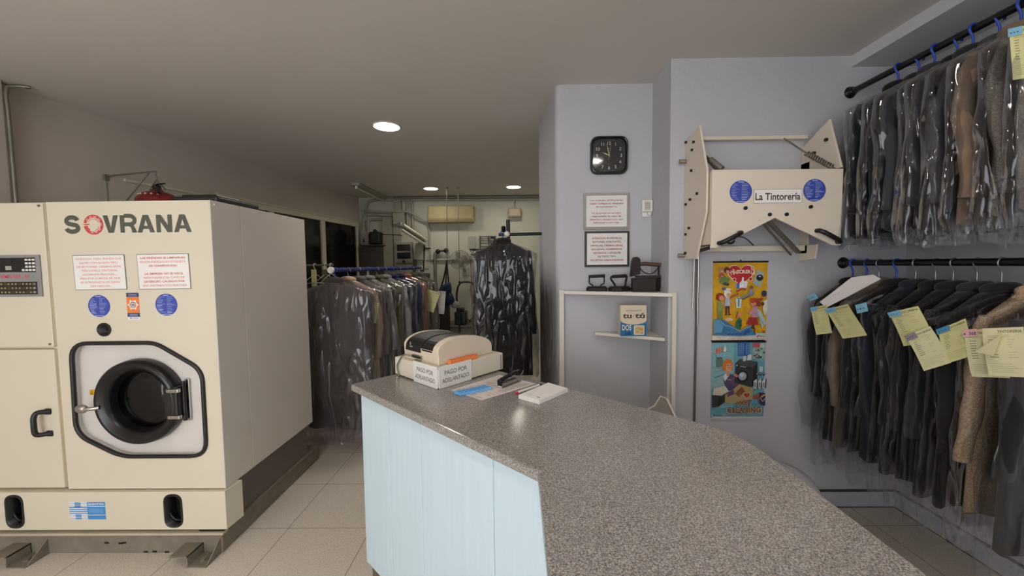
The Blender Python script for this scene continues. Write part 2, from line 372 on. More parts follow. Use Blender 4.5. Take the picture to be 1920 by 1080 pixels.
# ------------------------------------------------------------------ ceiling downlights
M_LAMP = emis('lamp_diffuser', 'fff4ea', LAMP_E); M_LAMPW = emis('workroom_lamp_diffuser', 'fff6e4', LAMP_E * .75)
dl = thing('ceiling_downlight', 'round recessed ceiling downlight nearest the viewer, above the white machine', 'ceiling light', (-1.143, 3.603, CEIL), 'round ceiling downlights')
b = MB(); b.lathe([(.118, 0), (.125, -.004), (.122, -.012), (.112, -.012), (.108, -.004)], 40, M=Matrix.Translation((-1.143, 3.603, CEIL))); b.build('trim_ring', M_WHITEPL, dl)
b = MB(); b.disc(0, 0, .11, z=0, M=Matrix.Translation((-1.143, 3.603, CEIL - .006)) @ Matrix.Rotation(PI, 4, 'X'), n=40); b.build('diffuser', M_LAMP, dl)
for x, y, l in ((-1.365, 6.485, 'round ceiling downlight in the workroom in front of the air conditioner'), (-.021, 6.442, 'round ceiling downlight in the workroom above the black hanging suit'),
                (-1.2, .55, 'round ceiling downlight over the shop floor'), (.95, .75, 'round ceiling downlight over the counter'),
                (-1.2, -1.6, 'round ceiling downlight near the street, left'), (.95, -1.6, 'round ceiling downlight near the street, right')):
    c = copy_tree(dl); c.location = (x, y, CEIL); c['label'] = l
    if y > 5:
        for ch in c.children:
            if ch.name.startswith('diffuser'): ch.data = ch.data.copy(); ch.data.materials[0] = M_LAMPW
# ------------------------------------------------------------------ dry cleaning machine
MY = 2.13
FM = wallframe(0, 0, MY)                   # plane of the machine front, x/z in world metres
mc = thing('dry_cleaning_machine', 'large cream dry cleaning machine with round black porthole door, left in the shop', 'machine', (-2.1, 2.6, 0))
oct_ = rpoly([(-2.452, 1.193), (-1.985, 1.193), (-1.733, 1.04), (-1.735, .552), (-2.215, .552), (-2.462, .68)], [.09, .05, .07, .09, .07, .08])
PC = (-2.09, .866)
def inset(poly, d):
    c = Vector((sum(p[0] for p in poly) / len(poly), sum(p[1] for p in poly) / len(poly)))
    return [tuple(c + (Vector(p) - c) * (1 - d / (Vector(p) - c).length)) for p in poly]
b = MB()
X0, X1, Z0, Z1, YB = -2.533, -1.647, .365, 1.964, 3.08
b.holed([(X0, Z0), (X1, Z0), (X1, Z1), (X0, Z1)], [oct_, circ(-2.262, 1.268, .03, 24)], 0, 0, FM)
b.wall(oct_, 0, -.03, 1, FM)
b.add([(X0, MY, Z0), (X1, MY, Z0), (X1, YB, Z0), (X0, YB, Z0), (X0, MY, Z1), (X1, MY, Z1), (X1, YB, Z1), (X0, YB, Z1)],
      [(0, 3, 2, 1), (4, 5, 6, 7), (2, 3, 7, 6), (3, 0, 4, 7)], 0)
mcab = b.build('main_cabinet', [M_MACH, M_INNER], mc)
b = MB(); ys = [2.13, 2.362, 2.366, 3.08]
b.box((X1 - .004, 2.131, Z0 - .005), (X1 + .006, 2.36, Z1 + .001), .002); b.box((X1 - .004, 2.364, Z0 - .005), (X1 + .006, YB, Z1 + .001), .002)
b.ball((X1 + .006, 2.16, 1.945), .006); b.ball((X1 + .006, 3.04, 1.945), .006)
b.build('side_panel', M_MACHSIDE, mc)
b = MB(); b.holed(oct_, [circ(*PC, .2, 48)], -.03, 0, FM); b.build('recessed_door_plate', M_INNER, mc)
b = MB(); b.tube([FM @ Vector((p[0], p[1], .003)) for p in oct_], .0115, 8, closed=True); b.build('rubber_gasket', M_RUB, mc)
# porthole
PM = FM @ Matrix.Translation((PC[0], PC[1], -.03))
b = MB(PM); b.lathe([(.2, 0), (.234, 0), (.238, .02), (.232, .06), (.215, .075), (.2, .07), (.186, .055), (.176, .05), (.168, .03), (.163, .01), (.158, -.02), (.15, -.06)], 64)
door = b.build('porthole_door', mat('satin_black_rubber', '121112', .3, var=.08), mc)
b = MB(PM); b.lathe([(.0, .018), (.06, .016), (.12, .008), (.164, -.004)], 48); b.build('door_glass', plain_glass('dark_porthole_glass', '8a8684', .04), door)
b = MB(PM); b.lathe([(.15, -.06), (.2, -.09), (.2, -.42), (.0, -.44)], 48)
for k in range(3):
    q = k * 2.094 + .35; b.tube([(.17 * math.cos(q), .17 * math.sin(q), -.1), (.165 * math.cos(q), .165 * math.sin(q), -.42)], .028, 8)
b.build('drum', mat('dark_drum_steel', '201d1b', .38, .4, var=.2), mc)
b = MB(PM); b.box((.236, -.118, .0), (.262, .118, .014), .003, 0); b.box((.165, -.088, .02), (.24, .088, .072), .008, 1)
for zz in (-.078, .068):
    b.box((.19, zz - .008, .06), (.256, zz + .012, .082), .004, 0)
b.tube([(.245, -.11, .03), (.245, .11, .03)], .010, 12, 1); b.build('hinge', [M_STEEL, M_BLK], door)
b = MB(PM); b.tube(smooth_path([(-.19, -.02, .07), (-.225, -.022, .085), (-.255, -.02, .088)]), .011, 10); b.ball((-.272, -.022, .085), .034, (1, .72, .5)); b.build('door_lever', M_STEEL, door)
b = MB(PM); b.rect(-.314, .027, -.205, .058, .002, 0); b.poly([(-.31, .031), (-.292, .031), (-.301, .052)], .003, 1); b.poly([(-.3065, .0335), (-.2955, .0335), (-.301, .047)], .0035, 0)
b.rect(-.285, .034, -.24, .041, .003, 1); b.rect(-.279, -.002, -.205, .018, .002, 2); b.build('warning_sticker', [M_YEL, M_INK, mat('steel_blue_print', '3c5f94', .5)], mc)
# sight hole
b = MB(FM @ Matrix.Translation((-2.262, 1.268, 0))); b.lathe([(.03, .0), (.037, .0), (.037, .008), (.03, .01), (.029, -.05), (0, -.052)], 28); b.build('sight_hole', M_BLK, mc)
# left control cabinet
CX0, CX1 = -3.25, -2.553
b = MB(); b.box((CX0, MY + .012, 1.18), (CX1, YB, Z1)); b.box((CX0, MY + .03, Z0), (CX1, YB, 1.18)); b.box((CX1 - .02, MY + .02, Z0), (X0 + .01, YB - .05, Z1 - .003)); 
b.build('control_cabinet', M_MACH, mc)
b = MB(); b.box((CX0, MY + .002, 1.172), (CX1 - .002, MY + .02, Z1 - .003), .004)
for x, z in ((-2.573, 1.945), (-2.573, 1.19)): b.cyl((x, MY + .003, z), (x, MY - .004, z), .006, 12, 1)
b.build('upper_panel', [M_MACH, M_DSTEEL], mc)
b = MB(); b.box((CX0, MY + .002, .37), (CX1 - .004, MY + .035, 1.16), .004); dr = b.build('cabinet_door', M_MACH, mc)
b = MB(); hx = -2.648
b.tube(smooth_path([(hx + .042, MY, .81), (hx + .01, MY - .03, .815), (hx, MY - .04, .79), (hx, MY - .042, .75), (hx, MY - .04, .705), (hx + .01, MY - .03, .69), (hx + .042, MY, .688)], 5), .0125, 10); b.box((hx + .02, MY - .008, .795), (hx + .052, MY + .003, .828), .004); b.box((hx + .02, MY - .008, .67), (hx + .052, MY + .003, .703), .004)
b.build('handle', M_BLK, dr)
# computer panel
b = MB(FM); b.box((-3.05, 1.454, .0), (-2.588, 1.681, .005), .001, 0)
b.box((-3.03, 1.588, .004), (-2.612, 1.666, .007), .001, 1)
for r in range(4):
    for c in range(4):
        if r < 3 and c == 0: continue
        x = -2.677 + c * .0195; z = 1.6545 - r * .0185
        b.box((x - .007, z - .0055, .006), (x + .007, z + .0055, .009), .001, 2)
for z in (1.601, 1.612): b.rect(-2.775, z, -2.742, z + .009, .0075, 3)
b.text('COMPUTER - 48', -2.737, 1.556, .0175, .17, .0055, 4, bold=.012); b.rect(-2.633, 1.556, -2.622, 1.569, .0055, 5)
b.box((-3.03, 1.467, .004), (-2.61, 1.535, .007), .001, 6)
for r in range(3):
    for c in range(19):
        x = -2.624 - c * .02; z = 1.5235 - r * .0225
        b.box((x - .007, z - .006, .006), (x + .007, z + .006, .0085), .001, 7 if c else 0); b.rect(x - .003, z - .003, x + .003, z + .003, .009, 3 if (c * 7 + r * 3) % 4 else 1)
b.build('control_panel', [M_GREY, M_BLK, M_WHITEPL, mat('pale_display', 'b6b4a4', .5), M_LOGORED, mat('green_dot', '6f8a78', .5), mat('brown_keypad', '2c2018', .5), mat('olive_key', '5c5320', .5)], mc)
# SOVRANA lettering
b = MB(FM); zb = 1.795; hh = .094
def ribbon(b, pts, w, z, mi):
    pts = [Vector(p) for p in pts]; L_, R_2 = [], []
    for i, p in enumerate(pts):
        d = (pts[min(i + 1, len(pts) - 1)] - pts[max(i - 1, 0)]).normalized(); n_ = Vector((-d.y, d.x)) * w / 2; L_.append(p + n_); R_2.append(p - n_)
    for i in range(len(pts) - 1): b.poly([L_[i], R_2[i], R_2[i + 1], L_[i + 1]], z, mi)
def ellarc(cx_, cy2, rx, ry, a0, a1, n=14): return [(cx_ + rx * math.cos(math.radians(a0 + (a1 - a0) * k / n)), cy2 + ry * math.sin(math.radians(a0 + (a1 - a0) * k / n))) for k in range(n + 1)]
def logo_letter(ch, xa, xb):
    w, t_ = xb - xa, .0232; zc = [.0014]
    def Q(*p): zc[0] += .0001; b.poly([(xa + x * w, zb + y * hh) for x, y in p], zc[0], 0)
    ty = t_ / hh; tx = t_ / w
    if ch == 'V': Q((0, 1), (.5 - .17, 0), (.5 + .17, 0), (.5, .28), (tx * 1.1, 1)); Q((1, 1), (1 - tx * 1.1, 1), (.5, .28), (.5 - .0, 0), (.5 + .17, 0))
    if ch == 'A': Q((0, 0), (.5 - .16, 1), (.5 + .0, 1), (.5, .74), (tx * 1.08, 0)); Q((1, 0), (1 - tx * 1.08, 0), (.5, .74), (.5, 1), (.5 + .16, 1)); Q((.22, .2), (.78, .2), (.72, .38), (.28, .38))
    if ch == 'N': Q((0, 0), (tx, 0), (tx, 1), (0, 1)); Q((1 - tx, 0), (1, 0), (1, 1), (1 - tx, 1)); Q((0, 1), (tx * 1.15, 1), (1, 0), (1 - tx * 1.15, 0))
    if ch == 'R':
        Q((0, 0), (tx, 0), (tx, 1), (0, 1)); r = .27 * hh; cy3 = zb + hh * .715
        ribbon(b, [(xa + tx * w, cy3 + r - t_ * .12), (xb - r - .012, cy3 + r - t_ * .12)] + ellarc(xb - r - .012, cy3, r + .002, r - t_ * .12, 80, -80) + [(xa + tx * w, cy3 - r + t_ * .12)], t_ * .92, .0015, 0)
        Q((.52, .4), (.82, .42), (.93, .2), (1, 0), (1 - tx * 1.1, 0), (.66, .26))
    if ch == 'S':
        rx = w / 2 - t_ / 2 + .003; ry = (hh * 1.06 / 2 - t_ / 2) / 2; mx_ = (xa + xb) / 2; c0 = zb + hh / 2
        ribbon(b, ellarc(mx_, c0 + ry, rx - .001, ry, 8, 230, 18) + ellarc(mx_, c0 - ry, rx + .001, ry, 50, -172, 18), t_, .0015, 0)
for ch, xa, xb in (('S', -2.437, -2.358), ('V', -2.228, -2.145), ('R', -2.135, -2.045), ('A', -2.042, -1.948), ('N', -1.938, -1.852), ('A', -1.843, -1.748)): logo_letter(ch, xa, xb)
cx, cz = -2.281, zb + .045
def ringseg(b, r0, r1, a0, a1, mi, z, n=10):
    a0, a1 = math.radians(a0), math.radians(a1)
    b.poly([(cx + r1 * math.cos(a0 + (a1 - a0) * k / n), cz + r1 * math.sin(a0 + (a1 - a0) * k / n)) for k in range(n + 1)] + [(cx + r0 * math.cos(a1 - (a1 - a0) * k / n), cz + r0 * math.sin(a1 - (a1 - a0) * k / n)) for k in range(n + 1)], z, mi)
for k in range(14): ringseg(b, .039, .0535, -128 + k * 21, -128 + (k + 1) * 21.2, 1, .0015, 4)
for a0, a1 in ((-150, -128), (-172, -152)): ringseg(b, .033, .0535, a0, a1, 1, .0015, 4)
for a0, a1 in ((-112, -92), (-80, -60), (-48, -28), (-8, 16), (30, 52), (64, 86), (98, 118), (130, 148)): ringseg(b, .0425, .046, a0, a1, 2, .0019, 4)
for a0, a1 in ((-80, -20), (20, 90), (90, 150)): ringseg(b, .030, .0325, a0, a1, 1, .0015, 6)
b.poly([(cx - .062, cz + .002), (cx - .02, cz + .006), (cx - .02, cz + .002), (cx - .045, cz - .002)], .0015, 1)
part(b.build('logo', [M_LOGO, M_LOGORED, M_MACH], mc), 'large olive grey lettering with a red broken ring as the O')
def notice(name, fr, w, h, lines, ink, parent=None, border=.004, paper=None, bm=M_INK, skew=0, thick=.003, ch=.5, ul=None, bold=.03, bw=None):
    b = MB(fr); bw = border if bw is None else bw
    b.box((-w / 2, -h / 2, 0), (w / 2, h / 2, thick), .0005, 0); b.rect(-w / 2 + bw, -h / 2 + bw, w / 2 - bw, h / 2 - bw, thick + .0004, 1)
    n = len(lines); step = (h - 2 * bw) * .92 / n
    for i, s in enumerate(lines):
        if not s: continue
        s, rel = s if isinstance(s, tuple) else (s, .85)
        b.text(s, 0, (n / 2 - i - .5) * step - step * ch / 2, step * ch, (w - 2 * bw) * rel, thick + .0008, 2 if i % 2 == 0 or len(ink) < 2 else 3, bold=bold)
    return b.build(name, [bm, paper or M_PAPER] + ink, parent)
part(notice('notice', frame((-2.264, MY, 1.582), (1, 0, .006), (-.02, 0, 1)), .285, .19,
    [('ATENCION, TODA PRENDA QUE', .9), ('LLEVE CON ALGUN TIPO', .75), ('DE BOTONES, CREMALLERAS,', .88), ('TERCIOPELO, PINTURAS,', .72), ('ADORNOS FRAGILES...,', .68), ('SERA POR CUENTA DE QUE', .8), ('SE LE PRODUZCA UN DAÑO', .78), ('LES HACER.', .4)],
    [M_SALMON], mc, .003, M_PAPER, mat('thin_grey_frame', '77726a')), 'white notice in faded red capitals, left of the pair')
part(notice('notice', frame((-1.912, MY, 1.583), (1, 0, .006), (-.02, 0, 1)), .285, .192,
    [('LAS PRENDAS SE LIMPIARAN', .88), ('SEGUN INDIQUE SU ETIQUETA', .9), ('DE CONSERVACION.', .55), '', ('LA EMPRESA NO SE HACE', .74), ('RESPONSABLE EN CASO DE', .8), ('DETERIORO CAUSADO POR', .8), ('UNA INFORMACION ERRONEA', .88)],
    [M_REDINK, M_SALMON], mc, .003, M_PAPER, mat('thin_grey_frame', '77726a')), 'white notice in faded red capitals, right of the pair')
def round_sticker(name, fr, r, seed, parent):
    rnd = random.Random(seed); b = MB(fr); b.disc(0, 0, r, z=.0012, mi=0, n=40); b.wall(circ(0, 0, r, 40), 0, .0012, 0)
    b.rect(-.25 * r, .82 * r, .25 * r, .9 * r, .0018, 1); b.rect(-.4 * r, -.9 * r, .4 * r, -.84 * r, .0018, 1)
    for sx in (-1, 1):
        y = .68
        while y > -.75:
            half = math.sqrt(max(.02, 1 - y * y)) * .86
            x0 = (.06 if sx > 0 else -half); L = rnd.uniform(.35, .95) * (half - .06)
            hh = .055 if rnd.random() < .3 else .03
            b.rect(x0 * r, y * r, (x0 + L) * r, (y + hh) * r, .0018, 1); y -= rnd.uniform(.1, .16)
    return part(b.build(name, [M_NAVY, M_STK], parent), 'round blue sticker with white small print')
round_sticker('round_sticker', wallframe(-2.283, 1.398, MY), .0605, 1, mc); round_sticker('round_sticker', wallframe(-1.911, 1.402, MY), .0605, 2, mc)
b = MB(wallframe(-2.094, 1.403, MY)); w2, h2 = .0345, .066
b.box((-w2, -h2 - .016, 0), (w2, h2, .001), 0, 0); b.rect(-w2, h2 - .023, w2, h2, .0015, 1); b.rect(-w2, -h2 + .0, w2, -h2 + .021, .0015, 1); b.rect(-w2, -h2 + .021, w2, h2 - .023, .0015, 2)
for k in range(6):
    q = math.radians(60 * k); d = Vector((math.cos(q), math.sin(q))); n_ = Vector((-d.y, d.x))
    b.poly([d * .029 + n_ * .0045, d * .029 - n_ * .0045, d * .002 - n_ * .0045, d * .002 + n_ * .0045], .002, 0)
    for sg in (-1, 1):
        p0 = d * .012; e = (d * .7 + n_ * sg * .8).normalized(); m_ = Vector((-e.y, e.x)); b.poly([p0 + m_ * .0022, p0 - m_ * .0022, p0 + e * .014 - m_ * .0022, p0 + e * .014 + m_ * .0022], .002, 0)
for z in (h2 - .009, h2 - .017, -h2 + .013, -h2 + .006): b.rect(-.022, z - .0015, .022, z + .0015, .002, 3)
b.rect(-.022, -h2 - .009, -.012, -h2 - .004, .0015, 1); b.rect(-.008, -h2 - .009, .026, -h2 - .005, .0015, 3)
part(b.build('orange_sticker', [M_PAPER, M_DKBLUE, M_ORANGE, mat('pale_print', '9da2bb')], mc), 'orange sticker with a white snowflake')
# lower drawer front with the two oval grips
VY = 2.108; FV = wallframe(0, 0, VY)
ov = [rpoly([(x - .052, .152), (x + .052, .152), (x + .052, .345), (x - .052, .345)], .05, 8) for x in (-2.822, -1.925)]
b = MB(); xl, xr = -3.25, -1.63
b.holed([(xl, .14), (xr, .14), (xr, .358), (xl, .358)], ov, 0, 0, FV)
b.add([(xl, VY, .14), (xr, VY, .14), (xr + .012, VY + .12, .14), (xl, VY + .12, .14), (xl, VY, .358), (xr, VY, .358), (xr + .012, VY + .12, .358), (xl, VY + .12, .358)], [(0, 3, 2, 1), (4, 5, 6, 7), (1, 2, 6, 5), (2, 3, 7, 6)], 0)
b.box((-1.79, VY + .003, .12), (xr - .02, VY + .05, .142), 0, 1)
b.build('drawer_front', [M_MACH, M_BLK], mc)
for p in ov:
    b = MB(FV); ip = inset(p, .012); n = len(p)
    b.add([(q[0], q[1], .004) for q in p] + [(q[0], q[1], .004) for q in ip] + [(q[0], q[1], -.07) for q in ip], [(i, (i + 1) % n, n + (i + 1) % n, n + i) for i in range(n)] + [(n + i, n + (i + 1) % n, 2 * n + (i + 1) % n, 2 * n + i) for i in range(n)], 0, smooth=True)
    b.wall(p, 0, .004); b.poly(ip, -.07); cxx = sum(q[0] for q in p) / n
    b.tube([(cxx + .05 * math.cos(a), .245 + .07 * math.sin(a), -.03) for a in [math.radians(190 + 14 * k) for k in range(10)]], .006, 8)
    b.build('oval_grip', M_BLK, mc)
b = MB(wallframe(-2.409, .2515, VY)); W2, H2 = .102, .05
b.box((-W2, -H2, 0), (W2, H2, .001), 0, 0); b.rect(.0, -H2, W2, -H2 + .024, .0015, 1); b.rect(0, -H2 + .027, W2, H2 - .026, .0015, 1); b.rect(0, H2 - .023, W2, H2, .0015, 1)
b.text('SAZOTTO', .051, H2 - .017, .011, .088, .002, 0, bold=.03)
for k in range(4): b.rect(-W2, -.017 + k * .011, 0, -.011 + k * .011, .0015, 1)
for z in (H2 - .006, H2 - .016, H2 - .026, -H2 + .005, -H2 + .015, -H2 + .025):
    b.rect(-W2, z - .001, -.07, z + .001, .0015, 1); b.rect(-.07, z - .004, -.036, z + .004, .0015, 1); b.rect(-.036, z - .001, 0, z + .001, .0015, 1)
for z in (.01, .003, -.004, -.011): b.rect(.006, z - .0008, .09, z + .0008, .002, 2)
part(b.build('blue_sticker', [M_PAPER, M_BLUE, mat('pale_blue_print', '9fc6e6')], mc), 'blue and white striped sticker')
b = MB(); b.box((xl, VY + .12, .1), (-1.672, YB - .04, .362)); b.build('tank_body', M_DARKBASE, mc)
b = MB(); b.box((xl, 2.112, 0), (-1.662, 3.2, .115), .004); b.box((xl, 2.095, .112), (-1.645, 2.14, .126), .003, 1); b.box((-1.70, 2.14, .112), (-1.652, 3.2, .122), .002)
for k, (x, z) in enumerate(((-2.32, .06), (-2.24, .057), (-2.22, .06), (-2.1, .006), (-2.05, .008), (-1.98, .005))): b.box((x - .012, 2.1105, z - .004), (x + .012, 2.113, z + .006), 0, 2)
b.build('base_frame', [M_BASE, mat('worn_lip_paint', 'b8ad98', .6), M_BLK], mc)
def foot(x0):
    b = MB(); b.box((x0, 2.0, .055), (x0 + .1, 2.113, .062), .001); b.box((x0 + .094, 2.0, 0), (x0 + .1, 2.113, .062), .001); b.box((x0 + .094, 2.0, 0), (x0 + .2, 2.113, .006), .001)
    b.add([(x0 + .192, 2.01, .004), (x0 + .198, 2.01, .004), (x0 + .198, 2.113, .004), (x0 + .192, 2.113, .004), (x0 + .192, 2.113, .09), (x0 + .198, 2.113, .09)], [(0, 3, 4), (1, 5, 2), (0, 4, 5, 1), (0, 1, 2, 3)], 0)
    b.cyl((x0 + .145, 2.05, .006), (x0 + .145, 2.05, .014), .014, 6); b.box((x0, 2.108, 0.01), (x0 + .1, 2.113, .058)); b.build('foot_bracket', M_BASE, mc)
foot(-1.87); foot(-2.85)
# things on and behind the machine
tag(MB().box((-1.95, 2.25, Z1 + .002), (-1.69, 2.62, Z1 + .045), .012, seg=3).box((-1.92, 2.28, Z1 + .045), (-1.72, 2.5, Z1 + .058), .006).build('black_tray', M_BLK), 'low black plastic tray lying on top of the white machine', 'tray')
t = thing('wall_bracket', 'thin metal triangular bracket on the left wall above the machine', 'bracket', (LX(3.28), 3.28, 2.0))
b = MB(); wx = LX(3.28); b.tube([(wx - .005, 3.28, 2.365), (-2.96, 3.28, 2.4)], .007, 8); b.build('arm', M_DSTEEL, t)
b = MB(); b.tube([(wx - .005, 3.28, 1.98), (-3.02, 3.28, 2.39)], .006, 8); b.tube([(wx + .002, 3.28, 1.95), (wx + .002, 3.28, 2.37)], .004, 8); b.box((wx - .01, 3.26, 2.33), (wx + .012, 3.30, 2.38), .003); b.build('brace', M_DSTEEL, t)
t = thing('fire_extinguisher', 'red dome-topped extinguisher hanging from the wall bracket behind the machine', 'extinguisher', (-2.96, 3.28, 1.8))
b = MB(Matrix.Translation((-2.96, 3.28, 0))); b.lathe([(0, 1.66), (.12, 1.67), (.147, 1.72), (.147, 2.13), (.14, 2.17), (.115, 2.205), (.08, 2.225), (.045, 2.235), (.04, 2.25), (0, 2.25)], 40); b.build('cylinder', M_REDMET, t)
b = MB(); b.cyl((-2.96, 3.28, 2.24), (-2.96, 3.28, 2.285), .028, 16); b.tube([(-2.985, 3.27, 2.27), (-2.93, 3.25, 2.287), (-2.86, 3.24, 2.293)], .011, 8, flat=.5); b.tube(smooth_path([(-2.96, 3.26, 2.275), (-2.89, 3.2, 2.25), (-2.84, 3.16, 2.2)]), .011, 8); b.build('valve_lever', M_BLK, t)
b = MB(); b.tube(smooth_path([(-2.955, 3.28, 2.4), (-2.965, 3.28, 2.375), (-2.955, 3.28, 2.35), (-2.965, 3.28, 2.335)]), .005, 8); b.tube([(-3.08, 3.28, 2.17), (-2.96, 3.28, 2.335), (-2.89, 3.28, 2.25)], .005, 8); b.build('hanging_strap', M_DSTEEL, t)
for k in range(5):
    q = -2.2 + k * .35; MB().ball((-2.96 + .118 * math.cos(q), 3.28 + .118 * math.sin(q), 2.2), .008).build('white_mark', M_WHITEPL, t)

# ------------------------------------------------------------------ counter
top = [(-0.814, 1.877), (0.054, 1.054), (0.047, -0.654), (0.738, -0.654), (0.748, 1.152), (0.727, 1.308), (0.515, 1.529), (0.224, 1.801), (-0.350, 2.341)]
top = rpoly(top, [.028, 0, 0, 0, .11, .11, 0, 0, .028])
wt = MB(); wt.prism(top, .997, 1.03, .011, seg=4); tag(wt.build('counter_worktop', M_GRAN), 'speckled grey granite worktop of the angled counter', 'worktop')
ct = thing('service_counter', 'pale blue plank-clad counter body under the speckled worktop', 'counter', (-.2, 1.6, 0))
P0 = Vector((-.771, 1.905)); P1 = Vector((.082, 1.093)); dd = (P1 - P0).normalized(); nn = Vector((dd.y, -dd.x))   # nn points to the shop side
F1 = frame((P0.x, P0.y, 0), (dd.x, dd.y, 0), (0, 0, 1))
cuts = [0, .268, .528, .952, (P1 - P0).length]
b = MB(F1)
for a, c in zip(cuts[:-1], cuts[1:]): b.box((a + .0015, .11, -.018), (c - .0015, .9955, 0), .003)
b.box((0, .11, -.03), (cuts[-1], .9955, -.015)); b.build('front_panel', M_PANEL, ct)
b = MB(); core = [(-0.701, 1.869), (0.084, 1.121), (0.084, -0.607), (0.701, -0.607), (0.705, 1.140), (0.505, 1.476), (0.187, 1.775), (-0.350, 2.280)]
b.prism(core, .115, .994); b.build('carcass', M_WHITELAQ, ct)
b = MB()
for k in range(5): b.box((.078, 1.085 - .36 * k - .358, .11), (.09, 1.085 - .36 * k, .9955), .002)
b.build('side_panel', M_PANEL, ct)
b = MB(F1); b.box((.0, 0, -.05), (cuts[-1], .11, -.03)); b.build('kick_board', M_KICK, ct)
b = MB(); b.prism([(-0.654, 1.869), (0.103, 1.140), (0.103, -0.561), (0.654, -0.561), (0.654, 1.121), (0.467, 1.448), (0.187, 1.729), (-0.350, 2.224)], 0, .114); b.build('plinth', M_KICK, ct)

# cash register, built in its own frame: x along the left side, y along the right side
RA = Vector((-.735, .678, 0)).normalized(); RB = Vector((.655, .755, 0)).normalized()
o = Vector((-.361, 1.778, 1.0315)); RS = Matrix.Scale(.934, 4)
RM = Matrix(((RA.x, RB.x, 0, o.x), (RA.y, RB.y, 0, o.y), (0, 0, 1, o.z), (0, 0, 0, 1))) @ RS
LA, LB, HB = .40, .465, .102
rg = thing('cash_register', 'beige cash register with black printer lid at the far end of the counter', 'cash register', (o.x, o.y, 1.03))
def q_(x0, y0, x1, y1): return [(x0, y0), (x1, y0), (x1, y1), (x0, y1)]
b = MB(RM); b.prism(q_(0, 0, LA, LB)[::-1], .004, HB, .006); b.prism(q_(.02, .02, LA - .02, LB - .02)[::-1], 0, .005, mi=1)
b.build('cash_drawer', [M_BEIGE, M_BLK], rg)
prof = [(.035, 0), (.03, .072)] + [(.16 - .13 * math.cos(t), .072 + .058 * math.sin(t)) for t in [PI / 2 * k / 8 for k in range(1, 9)]] + [(.16 + .26 * math.sin(t), .045 + .085 * math.cos(t)) for t in [PI / 2 * k / 8 for k in range(1, 9)]] + [(.42, 0)]
YZ = lambda x: RM @ Matrix(((0, 0, 1, x), (1, 0, 0, 0), (0, 1, 0, HB), (0, 0, 0, 1)))
b = MB(); b.prism(prof, 0, .045, .006, M=YZ(.04), seg=3); b.prism(prof, 0, .02, .005, M=YZ(.335), seg=3)
low = [(.033, 0), (.03, .07), (.06, .078), (.40, .03), (.42, 0)]; b.prism(low, 0, .26, M=YZ(.08)); b.build('printer_body', M_BEIGE2, rg)
lid = [(.03, .06)] + [(p[0], p[1] - .004) for p in prof[1:15]] + [(.3, .03)]
b = MB(); b.prism(lid, 0, .10, .004, M=YZ(.085)); lid2 = [(.027, .045)] + lid[1:]; b.prism([(p[0] - .001, p[1] + .002) for p in lid2], 0, .145, .004, M=YZ(.188)); part(b.build('printer_lid', M_BLK, rg), 'black curved lid')
b = MB()
fl = frame(o, -RA, (0, 0, 1)) @ RS; fr_ = frame(o, RB, (0, 0, 1)) @ RS
b = MB(fl); b.rect(-.29, HB + .068, -.262, HB + .074, -.026 + .0, 0); b.disc(-.276, HB + .088, .006, .009, -.022, 0); b.build('maker_mark', mat('grey_mark', '8f8f92'), rg)
b = MB(fl); b.box((-.27, HB + .012, -.035), (-.18, HB + .030, -.024), .002, 0); b.box((-.265, HB + .016, -.03), (-.185, HB + .026, -.0225), 0, 1); b.box((-.25, HB + .0, -.034), (-.19, HB + .004, -.026), 0, 0); b.build('paper_slot', [M_DSTEEL, M_BLK], rg)
b = MB(fl); b.tube(smooth_path([(-.27, HB + .02, -.02), (-.31, HB + .022, .0), (-.345, HB - .02, .012), (-.36, .05, .012), (-.35, .005, .01), (-.33, .004, .03)]), .004, 8); b.build('power_cable', M_DSTEEL, rg)
b = MB(fr_); b.box((LB - .02, .01, 0), (LB - .014, HB - .012, .003), .001); b.build('drawer_edge', M_DSTEEL, rg)
def pago(fr, x0, x1, h, lab):
    b = MB(fr); b.box((x0, .0, .0005), (x1, h, .0045), .001, 0); c = (x0 + x1) / 2; w = (x1 - x0)
    b.text('PAGO POR', c, h * .57, h * .2, w * .68, .005, 1, bold=.0); b.text('ADELANTADO', c, h * .22, h * .2, w * .82, .005, 1, bold=.0)
    b.disc(x1 - .012, h - .014, .002, z=.005, mi=1, n=8); return part(b.build('payment_sign', [M_WHITEPL, M_INK], rg), lab)
pago(fl, -.212, -.002, .11, 'white sign reading PAGO POR ADELANTADO on the left face'); pago(fr_, .002, .218, .11, 'white sign reading PAGO POR ADELANTADO on the right face')
b = MB(RM); b.prism(q_(.004, .085, .034, .275)[::-1], HB + .001, HB + .022, .002)
for k in range(8): b.prism(q_(.008, .1 + k * .021, .03, .104 + k * .021)[::-1], HB + .0215, HB + .0232, 0, 1)
tag(b.build('ticket_strip', [mat('orange_ticket_paper', 'f08b4c', .8), mat('dark_orange_ink', 'b85f2c', .8)]), 'orange strip of numbered tickets lying on the cash register edge', 'tickets')
